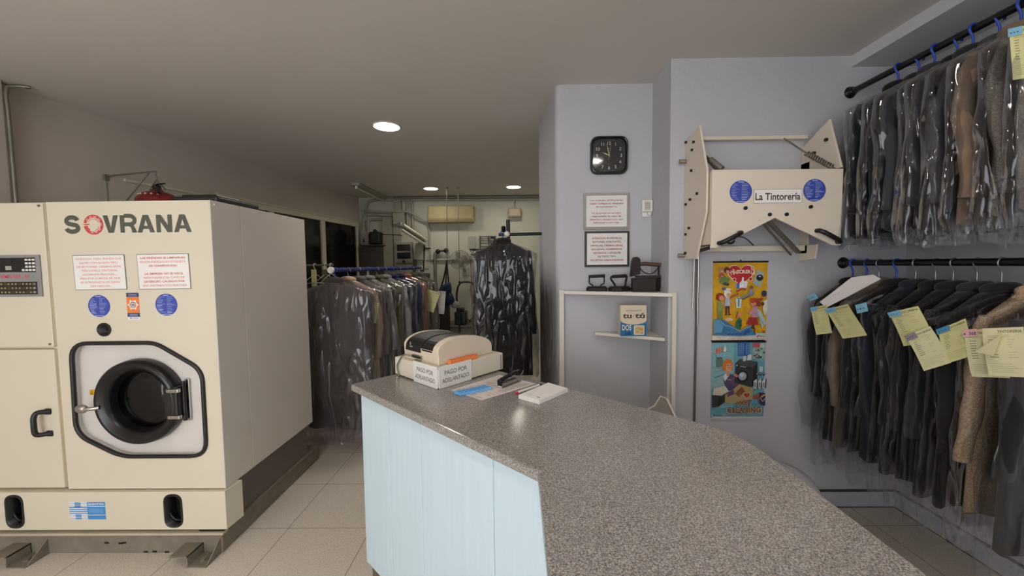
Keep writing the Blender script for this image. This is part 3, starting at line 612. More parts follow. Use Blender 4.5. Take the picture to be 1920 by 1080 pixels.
# loose things on the counter
ZC = 1.0305
def flatbox(pts, z0, z1, mi=0, b=None, bev=0): 
    b = b or MB(); pts = [(p[0], p[1]) for p in pts]
    ar = sum(pts[i][0] * pts[(i + 1) % len(pts)][1] - pts[(i + 1) % len(pts)][0] * pts[i][1] for i in range(len(pts)))
    return b.prism(pts if ar > 0 else pts[::-1], z0, z1, bev, mi)
sp_ = [(-0.303, 1.767), (-0.150, 1.629), (0.092, 1.855), (-0.089, 2.009)]
b = flatbox(sp_, ZC, ZC + .001); rnd = random.Random(5)
A, B_, D_ = Vector(sp_[1]), Vector(sp_[2]) - Vector(sp_[1]), Vector(sp_[0]) - Vector(sp_[1])
for i in range(26):
    u = .05 + i * .034
    for v0, v1 in ((.06, .30), (.36, .62), (.68, .92)):
        if rnd.random() < .25: continue
        v1 = v0 + (v1 - v0) * rnd.uniform(.5, 1); P = [A + B_ * u + D_ * v0, A + B_ * (u + .011) + D_ * v0, A + B_ * (u + .011) + D_ * v1, A + B_ * u + D_ * v1]
        b.poly([(p.x, p.y) for p in P], ZC + .0014, 1)
tag(b.build('price_sheet', [mat('pinkish_white_paper', 'dcd2cd', .8), mat('light_print', '9a8f8e', .8)]), 'printed white sheet of paper lying beside the cash register', 'paper')
bs_ = [(-0.280, 1.717), (-0.245, 1.682), (-0.114, 1.773), (-0.148, 1.808)]
b = flatbox(bs_, ZC + .0012, ZC + .012, bev=.001); A = Vector(bs_[1]); B_ = Vector(bs_[2]) - A; D_ = Vector(bs_[0]) - A
for i in range(7):
    for v in (.2, .6):
        u = .06 + i * .13; P = [A + B_ * u + D_ * v, A + B_ * (u + .07) + D_ * v, A + B_ * (u + .07) + D_ * (v + .1), A + B_ * u + D_ * (v + .1)]
        b.poly([(p.x, p.y) for p in P], ZC + .0125, 1)
tag(b.build('ticket_strip', [mat('bright_blue_ticket_paper', '6fb2ea', .8), mat('ticket_blue_ink', '3b78b8', .8)]), 'light blue strip of numbered tickets lying on the price sheet', 'tickets')
# stapler
SD = Vector((.62, .78, 0)).normalized(); SM = frame((-.079, 1.792, ZC + .001), SD, Vector((-SD.y, SD.x, 0))) @ RS
t = thing('stapler', 'small chrome desk stapler standing on the price sheet', 'stapler', (-.03, 1.85, ZC))
b = MB(SM); b.box((0, -.019, 0), (.15, .019, .006), .002); b.box((0, -.015, .006), (.12, .015, .026), .003); b.build('body', M_STEEL, t)
b = MB(SM @ Matrix.Translation((0, 0, .03)) @ Matrix.Rotation(-.14, 4, 'Y')); b.box((-.004, -.013, 0), (.135, .013, .012), .004); b.box((-.006, -.014, -.02), (.006, .014, .008), .003); b.build('lever', M_BLKMET, t)
b = MB(SM); b.tube(smooth_path([(.07, .012, .028), (.09, .012, .05), (.12, .0, .058), (.15, -.005, .06)]), .0025, 6); b.tube(smooth_path([(.12, -.012, .02), (.16, -.012, .035), (.18, -.008, .05)]), .0025, 6); b.build('spring_wire', M_DSTEEL, t)
b = MB(SM); b.rect(-.01, .004, .01, .02, 0, 0, M=frame((-.0006, 0, 0), (0, -1, 0), (0, 0, 1))); b.build('maker_plate', M_WHITEPL, t)
# pen
t = thing('pen', 'white ballpoint pen with a red end beside the note pad', 'pen', (.05, 1.76, ZC)); pa = Vector((-.0075, 1.702, ZC + .0062)); pb = Vector((.110, 1.820, ZC + .0062)); pd = (pb - pa).normalized()
b = MB(); b.tube([pa + pd * .012, pb - pd * .01], .0058, 12); b.build('barrel', M_WHITEPL, t)
b = MB(); b.tube([pa, pa + pd * .004, pa + pd * .013], [.004, .0065, .0065], 12); part(b.build('end_cap', mat('red_plastic', 'c33a44', .4), t), 'red end cap')
b = MB(); b.tube([pb - pd * .01, pb + pd * .004, pb + pd * .012], [.0055, .004, .001], 10); b.build('tip', M_BLK, t)
# note pad
npd = [(0.006, 1.645), (0.090, 1.574), (0.227, 1.731), (0.147, 1.818)]
t = thing('note_pad', 'thick white note pad on the counter in front of the stapler', 'note pad', (.115, 1.68, ZC))
flatbox(npd, ZC, ZC + .017, bev=.001).build('pages', M_PAPER, t)
b = flatbox(inset(npd, .004), ZC + .0172, ZC + .018); A = Vector(npd[0]); B_ = Vector(npd[3]) - A; D_ = Vector(npd[1]) - A
for u, v0, v1, h in ((.13, .1, .8, .004), (.1, .72, .86, .03), (.17, .1, .4, .004)):
    P = [A + B_ * u + D_ * v0, A + B_ * (u + h) + D_ * v0, A + B_ * (u + h) + D_ * v1, A + B_ * u + D_ * v1]; b.poly([(p.x, p.y) for p in P], ZC + .0184, 1)
b.build('cover_sheet', [M_PAPER, M_PEN], t)
# ------------------------------------------------------------------ clock wall
CY = 2.845; FC = wallframe(0, 0, CY)
t = thing('wall_clock', 'square black wall clock with rounded corners and white numerals', 'clock', (.664, CY, 2.358))
F = wallframe(.664, 2.358, CY); R_ = .132
sq = rpoly([(-R_, -R_), (R_, -R_), (R_, R_), (-R_, R_)], .062, 10); sqi = inset(sq, .0001)
def sc_(p, k): return [(a * k, c * k) for a, c in p]
b = MB(F); lv = [(1, 0), (1, .02), (.975, .033), (.93, .037), (.885, .031), (.86, .02)]
n = len(sq)
b.add([(q[0] * k, q[1] * k, z) for k, z in lv for q in sq], [(i * n + j, i * n + (j + 1) % n, (i + 1) * n + (j + 1) % n, (i + 1) * n + j) for i in range(len(lv) - 1) for j in range(n)], 0, smooth=True)
b.poly(sq, .0005); b.build('case', M_BLKG, t)
b = MB(F); b.poly(sc_(sq, .87), .014, 0)
for k in range(1, 13):
    q = PI / 2 - k * PI / 6; r = .085 / max(abs(math.cos(q)), abs(math.sin(q))) ** .45
    b.text(str(k), r * math.cos(q), r * math.sin(q) - .011, .022, None, .0146, 1, bold=.01)
for k in range(60):
    q = k * PI / 30; r = .108 / max(abs(math.cos(q)), abs(math.sin(q))) ** .35; d = Vector((math.cos(q), math.sin(q))); n_ = Vector((-d.y, d.x)) * .0006
    b.poly([d * r + n_, d * r - n_, d * (r - .004) - n_, d * (r - .004) + n_], .0146, 1)
b.rect(-.012, .048, .012, .051, .0146, 2); b.rect(-.013, -.062, .013, -.0605, .0146, 2)
b.build('dial', [mat('black_dial', '1b1b1d', .5), mat('white_numeral', 'cfcfd2', .5), M_GREY], t)
def hand(nm, ang, L, w, z, back):
    q = math.radians(90 - ang); d = Vector((math.cos(q), math.sin(q))); n_ = Vector((-d.y, d.x)) * w
    b = MB(F); b.prism([d * -back + n_ * .5, d * -back - n_ * .5, d * L * .5 - n_, d * L, d * L * .5 + n_], z, z + .0008); return b.build(nm, mat('gold_hand', 'd8cb9a', .35, .4), t)
hand('hour_hand', 294, .052, .0035, .016, .006); hand('minute_hand', 348, .082, .0028, .0172, .01); hand('second_hand', 11, .075, .0008, .0185, .032)
b = MB(F); b.poly(sc_(sq, .868), .0225); b.build('clock_glass', plain_glass('clock_cover_glass', 'f8f8f8', .05, .06), t)

def framed(nm, x0, z0, x1, z1, bw, fm, lines, ink, label, paper, ch=.5, bold=.03):
    t = thing(nm, label, 'notice', ((x0 + x1) / 2, CY, z0)); F = wallframe((x0 + x1) / 2, (z0 + z1) / 2, CY); w, h = x1 - x0, z1 - z0
    bb = MB(F); bb.holed([(-w / 2, -h / 2), (w / 2, -h / 2), (w / 2, h / 2), (-w / 2, h / 2)], [[(-w / 2 + bw, -h / 2 + bw * 1.1), (w / 2 - bw, -h / 2 + bw * 1.1), (w / 2 - bw, h / 2 - bw), (-w / 2 + bw, h / 2 - bw)]], .014)
    bb.wall([(-w / 2, -h / 2), (w / 2, -h / 2), (w / 2, h / 2), (-w / 2, h / 2)], 0, .014); bb.wall([(-w / 2 + bw, -h / 2 + bw * 1.1), (w / 2 - bw, -h / 2 + bw * 1.1), (w / 2 - bw, h / 2 - bw), (-w / 2 + bw, h / 2 - bw)], .014, .004)
    bb.build('frame', fm, t)
    part(notice('sheet', F, w - .004, h - .004, lines, ink, t, bw + .012, paper, M_PAPER, 0, .006, ch, None, bold), 'white sheet with red lettering')
framed('framed_notice', .487, 1.843, .81, 2.098, .016, mat('silver_frame', '9c9792', .4, .3), [('Las prendas se limpiarán', .88), ('según indique su etiqueta', .9), ('de conservación.', .58), '', ('La empresa no se hace', .78), ('responsable en caso de', .8), ('deterioro causado por una', .9), ('información errónea.', .7)],
       [mat('rose_ink', 'c08a92', .8), mat('rose_ink2', 'b87c84', .8)], 'silver framed notice in red small letters under the black clock', mat('pale_notice_paper', 'e4e4e2', .7), .52, .04)
framed('framed_notice', .494, 1.576, .811, 1.83, .014, mat('dark_frame', '37322f', .4), [('ATENCION: ENTRETELAS,', .82), ('BOTONES, CORCHETES,', .78), ('HEVILLAS, CREMALLERAS,', .88), ('BALLENAS, HOMBRERAS,', .84), ('ADORNOS Y APLIQUES', .76), ('DE TODO TIPO:', .5), ('NO ESTAN GARANTIZADOS', .9)],
       [mat('brick_ink', 'b26a66', .8), mat('brick_ink2', '9c7672', .8)], 'dark framed notice in red capitals above the flat irons', mat('pale_notice_paper', 'e4e4e2', .7), .5, .04)
t = thing('thermostat', 'white wall thermostat near the corner right of the framed notices', 'thermostat', (.93, CY, 1.985)); F = wallframe(.93, 1.995, CY)
b = MB(F); b.box((-.035, -.04, 0), (.042, .052, .012), .003); b.box((-.038, -.034, .01), (.036, .048, .04), .006); b.build('housing', M_WHITEPL, t)
b = MB(F); b.box((-.019, -.022, .039), (.017, .034, .0415), .001)
for k in range(6): b.box((-.017, -.019 + k * .009, .041), (.015, -.015 + k * .009, .043), 0, 1)
b.build('grille', [M_GREY, M_WHITEPL], t)
b = MB(F); b.cyl((.012, -.048, .02), (.012, -.048, .04), .012, 16); b.box((-.03, -.068, 0), (.03, -.036, .014), .003); b.build('dial_knob', M_WHITEPL, t)

# corner shelf unit in the niche
t = thing('corner_shelf', 'white corner shelf unit with two posts, holding three old irons', 'shelf', (.6, 2.75, 0))
b = MB(); b.box((.308, 2.806, 0), (.342, 2.845, 1.415), .003); b.build('post', M_WHITELAQ, t)
b = MB(); b.box((.985, 2.483, 0), (1.012, 2.5135, 1.412), .003); b.build('post', M_WHITELAQ, t)
SH = 1.385
b = MB(); b.prism([(.342, 2.812), (.984, 2.485), (.984, 2.515), (.968, 2.515), (.968, 2.843), (.342, 2.843)], SH, SH + .024, .003); b.build('top_shelf', M_WHITELAQ, t)
tag(MB().prism([(.56, 2.843), (.56, 2.80), (.955, 2.56), (.968, 2.56), (.968, 2.843)], 1.09, 1.111, .003).build('small_shelf', M_WHITELAQ), 'short white triangular shelf in the niche corner, under the detergent box', 'shelf')
def flat_iron(x, y, rz, kind, label):
    z = SH + .0245; t = thing('flat_iron', label, 'iron', (x, y, z), 'antique irons on the corner shelf'); M = Matrix.Translation((x, y, z)) @ Matrix.Rotation(rz, 4, 'Z')
    sole = [(-.072, 0), (-.055, -.024), (-.01, -.04), (.055, -.042), (.07, -.036), (.07, .036), (.055, .042), (-.01, .04), (-.055, .024)]
    if kind: sole = [(-a, -c) for a, c in sole]; sole = [(-.08, 0), (-.06, -.03), (0, -.045), (.05, -.03), (.08, 0), (.05, .03), (0, .045), (-.06, .03)]
    b = MB(M); b.prism(sole, 0, .024, .003); b.prism(sc_(sole, .9), .024, .032, .003); b.build('sole', M_IRON, t)
    b = MB(M)
    if not kind:
        for s in (-1, 1): b.tube(smooth_path([(s * .028, 0, .03), (s * .03, 0, .042), (s * .05, 0, .055), (s * .05, 0, .1)], 4), .0045, 8)
        b.tube([(-.056, 0, .1), (.056, 0, .105)], .0105, 12)
    else:
        b.tube(smooth_path([(-.03, 0, .03), (-.034, 0, .045), (-.052, 0, .072), (-.06, 0, .088), (-.05, 0, .1), (0, 0, .103), (.04, 0, .105), (.05, 0, .098), (.046, 0, .07), (.04, 0, .03)], 5), [.0075] * 46, 10)
        b.tube([(-.048, 0, .1), (.045, 0, .104)], .0115, 12)
    b.build('handle', M_IRON, t)
flat_iron(.566, 2.768, -.12, 0, 'small black flat iron with squared wire handle, leftmost on the shelf')
flat_iron(.716, 2.735, .06, 1, 'small black flat iron with bent loop handle, middle of the three')
z = SH + .0245; ix, iy = .868, 2.665
t = thing('charcoal_iron', 'big antique charcoal iron with chimney and wooden handle, rightmost on the shelf', 'iron', (ix, iy, z), 'antique irons on the corner shelf'); M = Matrix.Translation((ix, iy, z)) @ Matrix.Rotation(-.1, 4, 'Z')
bod = [(-.085, -.03), (.06, -.045), (.095, -.015), (.095, .015), (.06, .045), (-.085, .03)]
b = MB(M); b.prism(sc_(bod, 1.03), 0, .01, .002); b.prism(bod, .008, .09, .003); b.build('body', M_IRON, t)
b = MB(M); b.prism([(-.06, -.034), (.09, -.042), (.1, 0), (.09, .042), (-.06, .034)], .094, .106, .003); b.box((.094, -.008, .02), (.104, .008, .1), .002); b.tube([(.1, 0, .105), (.125, 0, .107), (.128, 0, .125)], .004, 8); b.ball((.128, 0, .132), .012); b.build('lid', M_IRON, t)
b = MB(M); b.prism(rpoly([(-.095, .1), (-.035, .118), (-.035, .215), (-.05, .232), (-.075, .232), (-.088, .2)], [.004, .004, .02, .02, .02, .02]), -.032, .032, .004, M=Matrix(((1, 0, 0, 0), (0, 0, -1, 0), (0, 1, 0, 0), (0, 0, 0, 1)))); b.build('chimney', M_IRON, t)
b = MB(M); b.tube(smooth_path([(-.035, 0, .182), (.0, 0, .186), (.04, 0, .182), (.085, 0, .178), (.1, 0, .174)], 4), [.012] * 2 + [.0135] * 12 + [.0155] * 3, 12); part(b.build('handle', M_WOOD, t), 'worn wooden handle')
b = MB(M); b.box((.085, -.008, .1), (.095, .008, .175), .002); b.tube(smooth_path([(-.035, 0, .165), (-.015, 0, .135), (.025, 0, .118), (.06, 0, .128), (.085, 0, .155)], 5), .011, 8, flat=.3); b.build('handle_bracket', M_IRON, t)
# detergent box
t = thing('detergent_box', 'old blue and cream detergent box lettered tu-tú on the small corner shelf', 'box', (.79, 2.66, 1.1115)); M = Matrix.Translation((.786, 2.665, 1.1115)) @ Matrix.Rotation(-.02, 4, 'Z')
b = MB(M); bw, bh, bd = .0865, .208, .03
b.box((-bw, -bd, 0), (bw, bd, bh), .001, 0); b.build('carton', mat('worn_cream_card', 'd8ccb4', .7, var=.06), t)
b = MB(M @ frame((0, -bd - .0004, 0), (1, 0, 0), (0, 0, 1)))
b.poly([(-bw, .0), (bw, .0), (bw, .108)] + [(bw * math.cos(a), .108 - .03 * math.sin(a)) for a in [PI * k / 16 for k in range(1, 16)]] + [(-bw, .108)], 0, 0)
b.text('DETERGENTE', 0, .168, .008, .1, .0004, 1, bold=.01); b.text('tu', -.042, .122, .036, .06, .0004, 2, bold=.03); b.text('·', -.002, .122, .02, .007, .0004, 2, bold=.03); b.text('tú', .042, .122, .036, .066, .0004, 2, bold=.03)
b.text('DOS', -.045, .04, .036, .062, .0004, 3, bold=.015); b.poly(rpoly(q_(.003, .008, .072, .072), .008), .0004, 3); b.poly(rpoly(q_(.007, .012, .068, .068), .006), .0008, 4)
for px, py, r in ((.025, .03, .012), (.05, .045, .014), (.035, .055, .01), (.055, .022, .009), (.018, .05, .007)): b.disc(px, py, r, r * .7, .0011, 5)
b.poly([(-.07, .008), (-.01, .008), (-.025, .03), (-.05, .022)], .0004, 6)
b.build('front_print', [mat('petrol_blue_print', '1f6d9c', .6), mat('greyish_print', '7c7a86'), mat('dark_brown_print', '4b3f38'), mat('ivory_print', 'e6dfd0'), mat('straw_print', 'd3b982'), mat('tan_print', 'b99d68'), mat('deep_blue_print', '1b4c78')], t)

# ------------------------------------------------------------------ calendar wall
QY = 2.515
t = thing('folding_press', 'cream folding press cabinet on the wall lettered La Tintorería', 'press', (1.43, 2.35, 1.65))
side = [(QY - .003, 2.343), (2.36, 2.405), (2.318, 2.40), (2.222, 2.105), (2.222, 1.885), (2.33, 1.622), (QY - .003, 1.622)]
side = [(QY - .003, 2.335), (2.325, 2.385), (2.225, 2.108), (2.225, 1.88), (2.335, 1.622), (QY - .003, 1.622)]
PX0, PX1, PFY = 1.079, 1.79, 2.2
YZX = Matrix(((0, 0, 1, 0), (1, 0, 0, 0), (0, 1, 0, 0), (0, 0, 0, 1)))     # (y, z, x) -> world
b = MB(); b.prism(side, 1.06, 1.072, .002, M=YZX); 
pl = b.build('side_plate', M_PRESS, t)
b = MB()
for y, z in ((2.49, 2.34), (2.385, 2.31), (2.405, 2.27), (2.41, 2.15), (2.33, 2.0), (2.42, 1.98), (2.48, 1.96), (2.43, 1.81), (2.475, 1.775), (2.475, 1.66)):
    b.cyl((1.072 - .012 - .0, y, z), (1.05, y, z), .008, 8)
b2 = b.build('bolt', M_BLK, pl); b2['kind'] = 'stuff'
b = MB()
for z in (2.225, 1.645): b.cyl((1.06, QY - .02, z), (1.02, QY - .02, z), .013, 12)
b.build('wall_screw', M_STEEL, pl)['kind'] = 'stuff'
rside = [(QY - .003, 2.32), (2.45, 2.345), (2.30, 2.40), (2.205, 2.10), (2.26, 1.7), (QY - .003, 1.63)]
b = MB(); b.prism([(QY - .003, 2.30), (2.30, 2.40), (2.204, 2.11), (QY - .003, 2.11)], 1.78, 1.792, .002, M=YZX); b.prism([(QY - .003, 1.70), (2.36, 1.70), (2.375, 1.615), (QY - .003, 1.60)], 1.78, 1.792, .002, M=YZX)
b.box((1.78, 2.44, 1.65), (1.792, QY - .003, 2.2)); b.build('side_plate', M_PRESS, t)
b = MB(); b.cyl((1.78, 2.31, 2.29), (1.768, 2.31, 2.29), .01, 8); b.cyl((1.78, 2.40, 2.24), (1.768, 2.40, 2.24), .01, 8); b.build('bolt', M_BLK, t)['kind'] = 'stuff'
b = MB(); b.box((1.07, QY - .05, 2.345), (1.785, QY - .015, 2.368), .004); b.build('top_bar', M_PRESS, t)
b = MB(); b.box((1.07, QY - .06, 1.665), (1.785, QY - .02, 1.70), .004); b.build('bottom_bar', M_PRESS, t)
# front flap: folded sheet with a notch
fo = [(PX0, 1.679), (1.11, 1.679), (1.30, 1.755), (1.425, 1.84), (1.748, 1.687), (PX1, 1.687), (PX1, 2.103), (PX0, 2.108)]
fo = [(PX0, 1.679), (1.108, 1.679), (1.427, 1.84), (1.748, 1.687), (PX1, 1.687), (PX1, 2.101), (PX0, 2.105)]
FP = wallframe(0, 0, PFY)
b = MB(FP); b.prism(fo, -.012, 0, .002); fl_ = b.build('front_flap', M_PRESS, t)
b = MB(); b.box((PX0, PFY + .012, 2.088), (PX1, 2.40, 2.101), .002); b.box((PX0, PFY + .012, 1.70), (PX0 + .01, 2.35, 2.09)); b.box((PX1 - .01, PFY + .012, 1.72), (PX1, 2.33, 2.09)); b.box((PX0 + .03, 2.36, 1.86), (PX1 - .03, 2.38, 2.09)); b.build('flap_return', M_PRESS, t)
for x, z in ((1.262, 1.895), (1.395, 1.858), (1.487, 1.858), (1.617, 1.897)): MB(FP).cyl((x, z, -.002), (x, z, .008), .010, 12).build('bolt', M_BLK, fl_)
def grip(p, q, parent, fullside):
    p = Vector(p); q = Vector(q); d = (q - p).normalized(); n_ = Vector((-d.y, d.x))
    b = MB(FP)
    if fullside: b.tube([(v.x, v.y, .028) for v in (p + d * .0, p, q, q)], .0125, 10, flat=1.2)
    b.tube([(p.x, p.y, 0), (p.x, p.y, .02), ((p + d * .02).x, (p + d * .02).y, .032), ((q - d * .02).x, (q - d * .02).y, .032), (q.x, q.y, .02), (q.x, q.y, 0)], .0125, 10)
    b.build('handle', M_BLK, parent)
grip((1.122, 1.705), (1.232, 1.76), fl_, 0); grip((1.655, 1.767), (1.77, 1.705), fl_, 0)
b = MB(FP); b.rect(1.307, 1.92, 1.569, 1.996, .0012, 0); b.wall([(1.307, 1.92), (1.569, 1.92), (1.569, 1.996), (1.307, 1.996)], 0, .0012, 2); b.text('La Tintorería', 1.438, 1.938, .038, .245, .0016, 1, bold=.018)
for a, c in (((1.307, 1.92), (1.569, 1.9218)), ((1.307, 1.9942), (1.569, 1.996)), ((1.307, 1.92), (1.3085, 1.996)), ((1.5675, 1.92), (1.569, 1.996))): b.rect(*a, *c, .0016, 2)
part(b.build('name_plate', [M_PAPER, mat('brown_black_ink', '3a2d2a'), M_DSTEEL], fl_), 'white plate reading La Tintorería in black')
for i, (x, z) in enumerate(((1.236, 1.984), (1.636, 1.987))): round_sticker('round_sticker', wallframe(x, z, PFY), .061, 3 + i, fl_)
def spring(a, b_, c):
    a, b_, c = Vector(a), Vector(b_), Vector(c); m = MB(); m.tube([a, b_], .0045, 8); d = c - b_; pts = []
    for k in range(97):
        q = k / 96 * 2 * PI * 12; u = d.normalized().orthogonal(); v = d.normalized().cross(u); pts.append(b_ + d * (k / 96) + u * math.cos(q) * .011 + v * math.sin(q) * .011)
    m.tube(pts, .004, 6); m.tube([c, c + d.normalized() * .02], .004, 6); m.build('spring', M_DSTEEL, t)
spring((1.10, 2.36, 2.24), (1.12, 2.31, 2.19), (1.145, 2.225, 2.115)); spring((1.64, 2.47, 2.35), (1.70, 2.36, 2.23), (1.745, 2.22, 2.115))
MB().tube([(1.095, 2.42, 2.28), (1.14, 2.26, 2.11)], .009, 8).build('stay_bar', M_DSTEEL, t); MB().tube([(1.40, 2.23, 1.835), (1.70, 2.40, 1.655)], .018, 8, flat=.5).build('stay_bar', M_DSTEEL, t); MB().tube([(1.38, 2.24, 1.82), (1.67, 2.42, 1.64)], .006, 8).build('stay_bar', M_DSTEEL, t)
b = MB(); pts = [(1.335 + .024 * math.cos(k * .5), QY - .04, 1.74 + .024 * math.sin(k * .5)) for k in range(13)]; b.tube(pts, .006, 6)
b.tube(smooth_path([(1.2, QY - .05, 1.70), (1.28, QY - .04, 1.735), (1.35, QY - .04, 1.755), (1.42, QY - .04, 1.75), (1.48, QY - .04, 1.70)]), .003, 6); b.tube([(1.08, 2.36, 1.665), (1.14, 2.34, 1.685)], .009, 8); b.build('cable', M_BLK, t)
# standpipe left of the posters
t = thing('wall_pipe', 'thin grey pipe running down the wall from the press, left of the posters', 'pipe', (1.14, QY, 0))
b = MB(); b.cyl((1.142, QY - .012, 0), (1.142, QY - .012, 1.62), .0065, 10); b.build('pipe', mat('brown_grey_pipe', '5c5651', .5), t)
b = MB(); b.tube(smooth_path([(1.12, QY - .01, 1.3), (1.125, QY - .012, 1.58), (1.118, QY - .02, 1.655), (1.135, QY - .02, 1.665), (1.15, QY - .014, 1.63), (1.15, QY - .014, 1.2)]), .005, 8); b.box((1.105, QY - .03, 1.63), (1.14, QY, 1.66), .005); b.build('wire_loop', M_ALU, t)

# the two posters
def art_frame(x0, z0, x1, z1, y):
    return wallframe(x0, z0, y), x1 - x0, z1 - z0
class Art:
    def __init__(s, F, w, h): s.b = MB(F); s.w = w; s.h = h; s.mats = []; s.z = .0012
    def mi(s, c):
        m = mat('print_' + c, c, .55, var=.07, vscale=35)
        if m not in s.mats: s.mats.append(m)
        return s.mats.index(m)
    def up(s): s.z += .00012
    def poly(s, pts, c): s.up(); s.b.poly([(p[0] * s.w, p[1] * s.h) for p in pts], s.z, s.mi(c)); return s
    def rect(s, x0, y0, x1, y1, c): return s.poly([(x0, y0), (x1, y0), (x1, y1), (x0, y1)], c)
    def el(s, x, y, rx, c, ry=None, rot=0):
        ry = rx if ry is None else ry; cr, sr = math.cos(rot), math.sin(rot); P = []
        for k in range(22):
            q = 2 * PI * k / 22; a, d = rx * math.cos(q) * s.w, ry * math.sin(q) * s.w; P.append(((x * s.w + a * cr - d * sr) / s.w, (y * s.h + a * sr + d * cr) / s.h))
        return s.poly(P, c)
    def line(s, pts, wd, c):
        for a, d in zip(pts[:-1], pts[1:]):
            A = Vector((a[0] * s.w, a[1] * s.h)); D = Vector((d[0] * s.w, d[1] * s.h)); e = D - A
            if e.length < 1e-6: continue
            e.normalize(); n_ = Vector((-e.y, e.x)) * wd * s.w / 2; A -= e * wd * s.w * .25; D += e * wd * s.w * .25
            s.up(); s.b.poly([A - n_, D - n_, D + n_, A + n_], s.z, s.mi(c))
        return s
    def text(s, t, x, y, h, w, c, bold=.03, rot=0): s.up(); s.b.text(t, x * s.w, y * s.h, h * s.h, w * s.w if w else None, s.z, s.mi(c), bold=bold, rot=rot); return s
def heart(cx, cy_, w, h):
    P = []
    for k in range(36):
        q = 2 * PI * k / 36; P.append((cx + w * (16 * math.sin(q) ** 3) / 32, cy_ + h * (13 * math.cos(q) - 5 * math.cos(2 * q) - 2 * math.cos(3 * q) - math.cos(4 * q)) / 30))
    return P
t = thing('poster', 'upper yellow cartoon poster with a red heart hanging on the grey wall', 'poster', (1.42, QY, 1.095), 'posters hanging under the press')
F, w, h = art_frame(1.25, 1.10, 1.59, 1.60, QY - .004)
a = Art(F, w, h); a.rect(0, 0, 1, 1, 'd9a82a'); a.mats[0] = mat('poster_yellow', 'd3a21f', .55, var=.14, vscale=22)
a.rect(0, 0, 1, .065, 'e2ddd6'); rnd = random.Random(3)
for k in range(34): a.el(rnd.uniform(.03, .97), rnd.uniform(.22, .97), rnd.uniform(.006, .014), rnd.choice(['c08a1c', 'e6bd4c', 'a8701c']))
a.poly(heart(.5, .845, .5, .30), 'e9e2d6'); a.poly(heart(.5, .845, .47, .28), 'bd2a2e')
a.text('LA', .36, .885, .03, .07, 'ecd9c8', .03, .5); 
for ch, x, y, r in zip('TINTORERIA', (.325, .365, .405, .455, .505, .555, .605, .65, .69, .73), (.835, .845, .85, .855, .857, .857, .857, .855, .85, .84), (.25, .2, .15, .1, .03, 0, -.05, -.1, -.15, -.25)):
    a.text(ch, x, y, .045, None, 'efe3d3', .02, r)
a.el(.38, .78, .035, 'e6d6cc').el(.38, .78, .026, 'bd2a2e').el(.68, .785, .04, 'e6d6cc').el(.68, .785, .03, 'bd2a2e').el(.715, .92, .035, 'e6d6cc').el(.715, .92, .024, 'c9a03c')
a.poly([(.47, .675), (.61, .675), (.625, .74), (.6, .76), (.555, .76), (.55, .81), (.525, .81), (.515, .765), (.47, .73)], 'e5e6ea'); a.rect(.41, .67, .475, .735, '4b66a8'); a.rect(.405, .67, .425, .735, '8fa0cc')
for k in range(3): a.line([(.56, .695 + k * .018), (.615, .695 + k * .018)], .005, '9aa0ac')
a.poly([(.72, .73), (.86, .68), (.93, .86), (.8, .905)], '9fb0ae').el(.845, .8, .065, '2a2c30', .06).el(.85, .8, .04, '14151a', .034).el(.845, .815, .02, 'c9d4d4', .01)
for x, y, hc, bc in ((.13, .9, 'b48a5c', 'd9cfc2'), (.235, .9, '6d3327', '8c3f30'), (.14, .83, 'b4553a', '6f8a4c')): a.el(x, y, .055, hc, .06).el(x + .015, y - .02, .03, 'd9a27c')
a.poly([(.09, .74), (.26, .72), (.3, .79), (.2, .83), (.1, .81)], '6f8048').poly([(.15, .72), (.27, .7), (.29, .73), (.2, .75)], '3f4d34')
def figure(x, y, s, hair, skin, shirt, legs, flip=1):
    a.poly([(x - .04 * s, y - .17 * s), (x - .005 * s, y - .17 * s), (x + .01 * s, y), (x - .05 * s, y)], legs); a.poly([(x + .03 * s * flip, y - .17 * s), (x + .06 * s * flip, y - .16 * s), (x + .05 * s, y), (x, y)], legs)
    a.poly([(x - .06 * s, y - .03 * s), (x + .06 * s, y - .03 * s), (x + .05 * s, y + .11 * s), (x - .045 * s, y + .11 * s)], shirt); a.line([(x + .04 * s * flip, y + .09 * s), (x + .1 * s * flip, y + .02 * s), (x + .15 * s * flip, y + .06 * s)], .025 * s, skin)
    a.el(x, y + .16 * s, .085 * s, hair, .08 * s).el(x + .025 * s * flip, y + .145 * s, .05 * s, skin, .05 * s).el(x + .075 * s * flip, y + .145 * s, .014 * s, skin); a.line([(x - .05 * s, y - .17 * s), (x, y - .17 * s)], .02 * s, '4a2e22'); a.line([(x + .03 * s * flip, y - .17 * s), (x + .08 * s * flip, y - .165 * s)], .02 * s, '4a2e22')
figure(.12, .41, .95, '8f2f20', 'd98d6c', '8a9a4e', '7d8c48'); figure(.255, .47, .8, 'e3ddd3', 'd9a27c', 'aebfd0', '5d3d33', 1)
a.line([(.19, .63), (.3, .66)], .03, 'e4dfd6'); a.el(.18, .665, .04, '56648f', .03).el(.25, .655, .03, 'd9d6d2', .03)
a.poly([(.42, .42), (.5, .42), (.52, .55), (.47, .565), (.4, .54)], 'c9d8d8').line([(.46, .53), (.46, .44)], .02, '43627e').line([(.43, .545), (.49, .545)], .02, '43627e')
a.line([(.5, .545), (.66, .6)], .05, '8d8a78'); a.line([(.53, .53), (.66, .575)], .018, '4b3a2c'); a.line([(.3, .555), (.45, .6)], .03, 'b65a2e'); a.line([(.42, .63), (.52, .665), (.58, .65)], .03, 'a04a34')
a.el(.7, .6, .05, '7c7f80', .035, .5); a.el(.69, .68, .035, '8a5f3c'); a.poly([(.64, .6), (.7, .6), (.71, .66), (.66, .66)], '8f93b8')
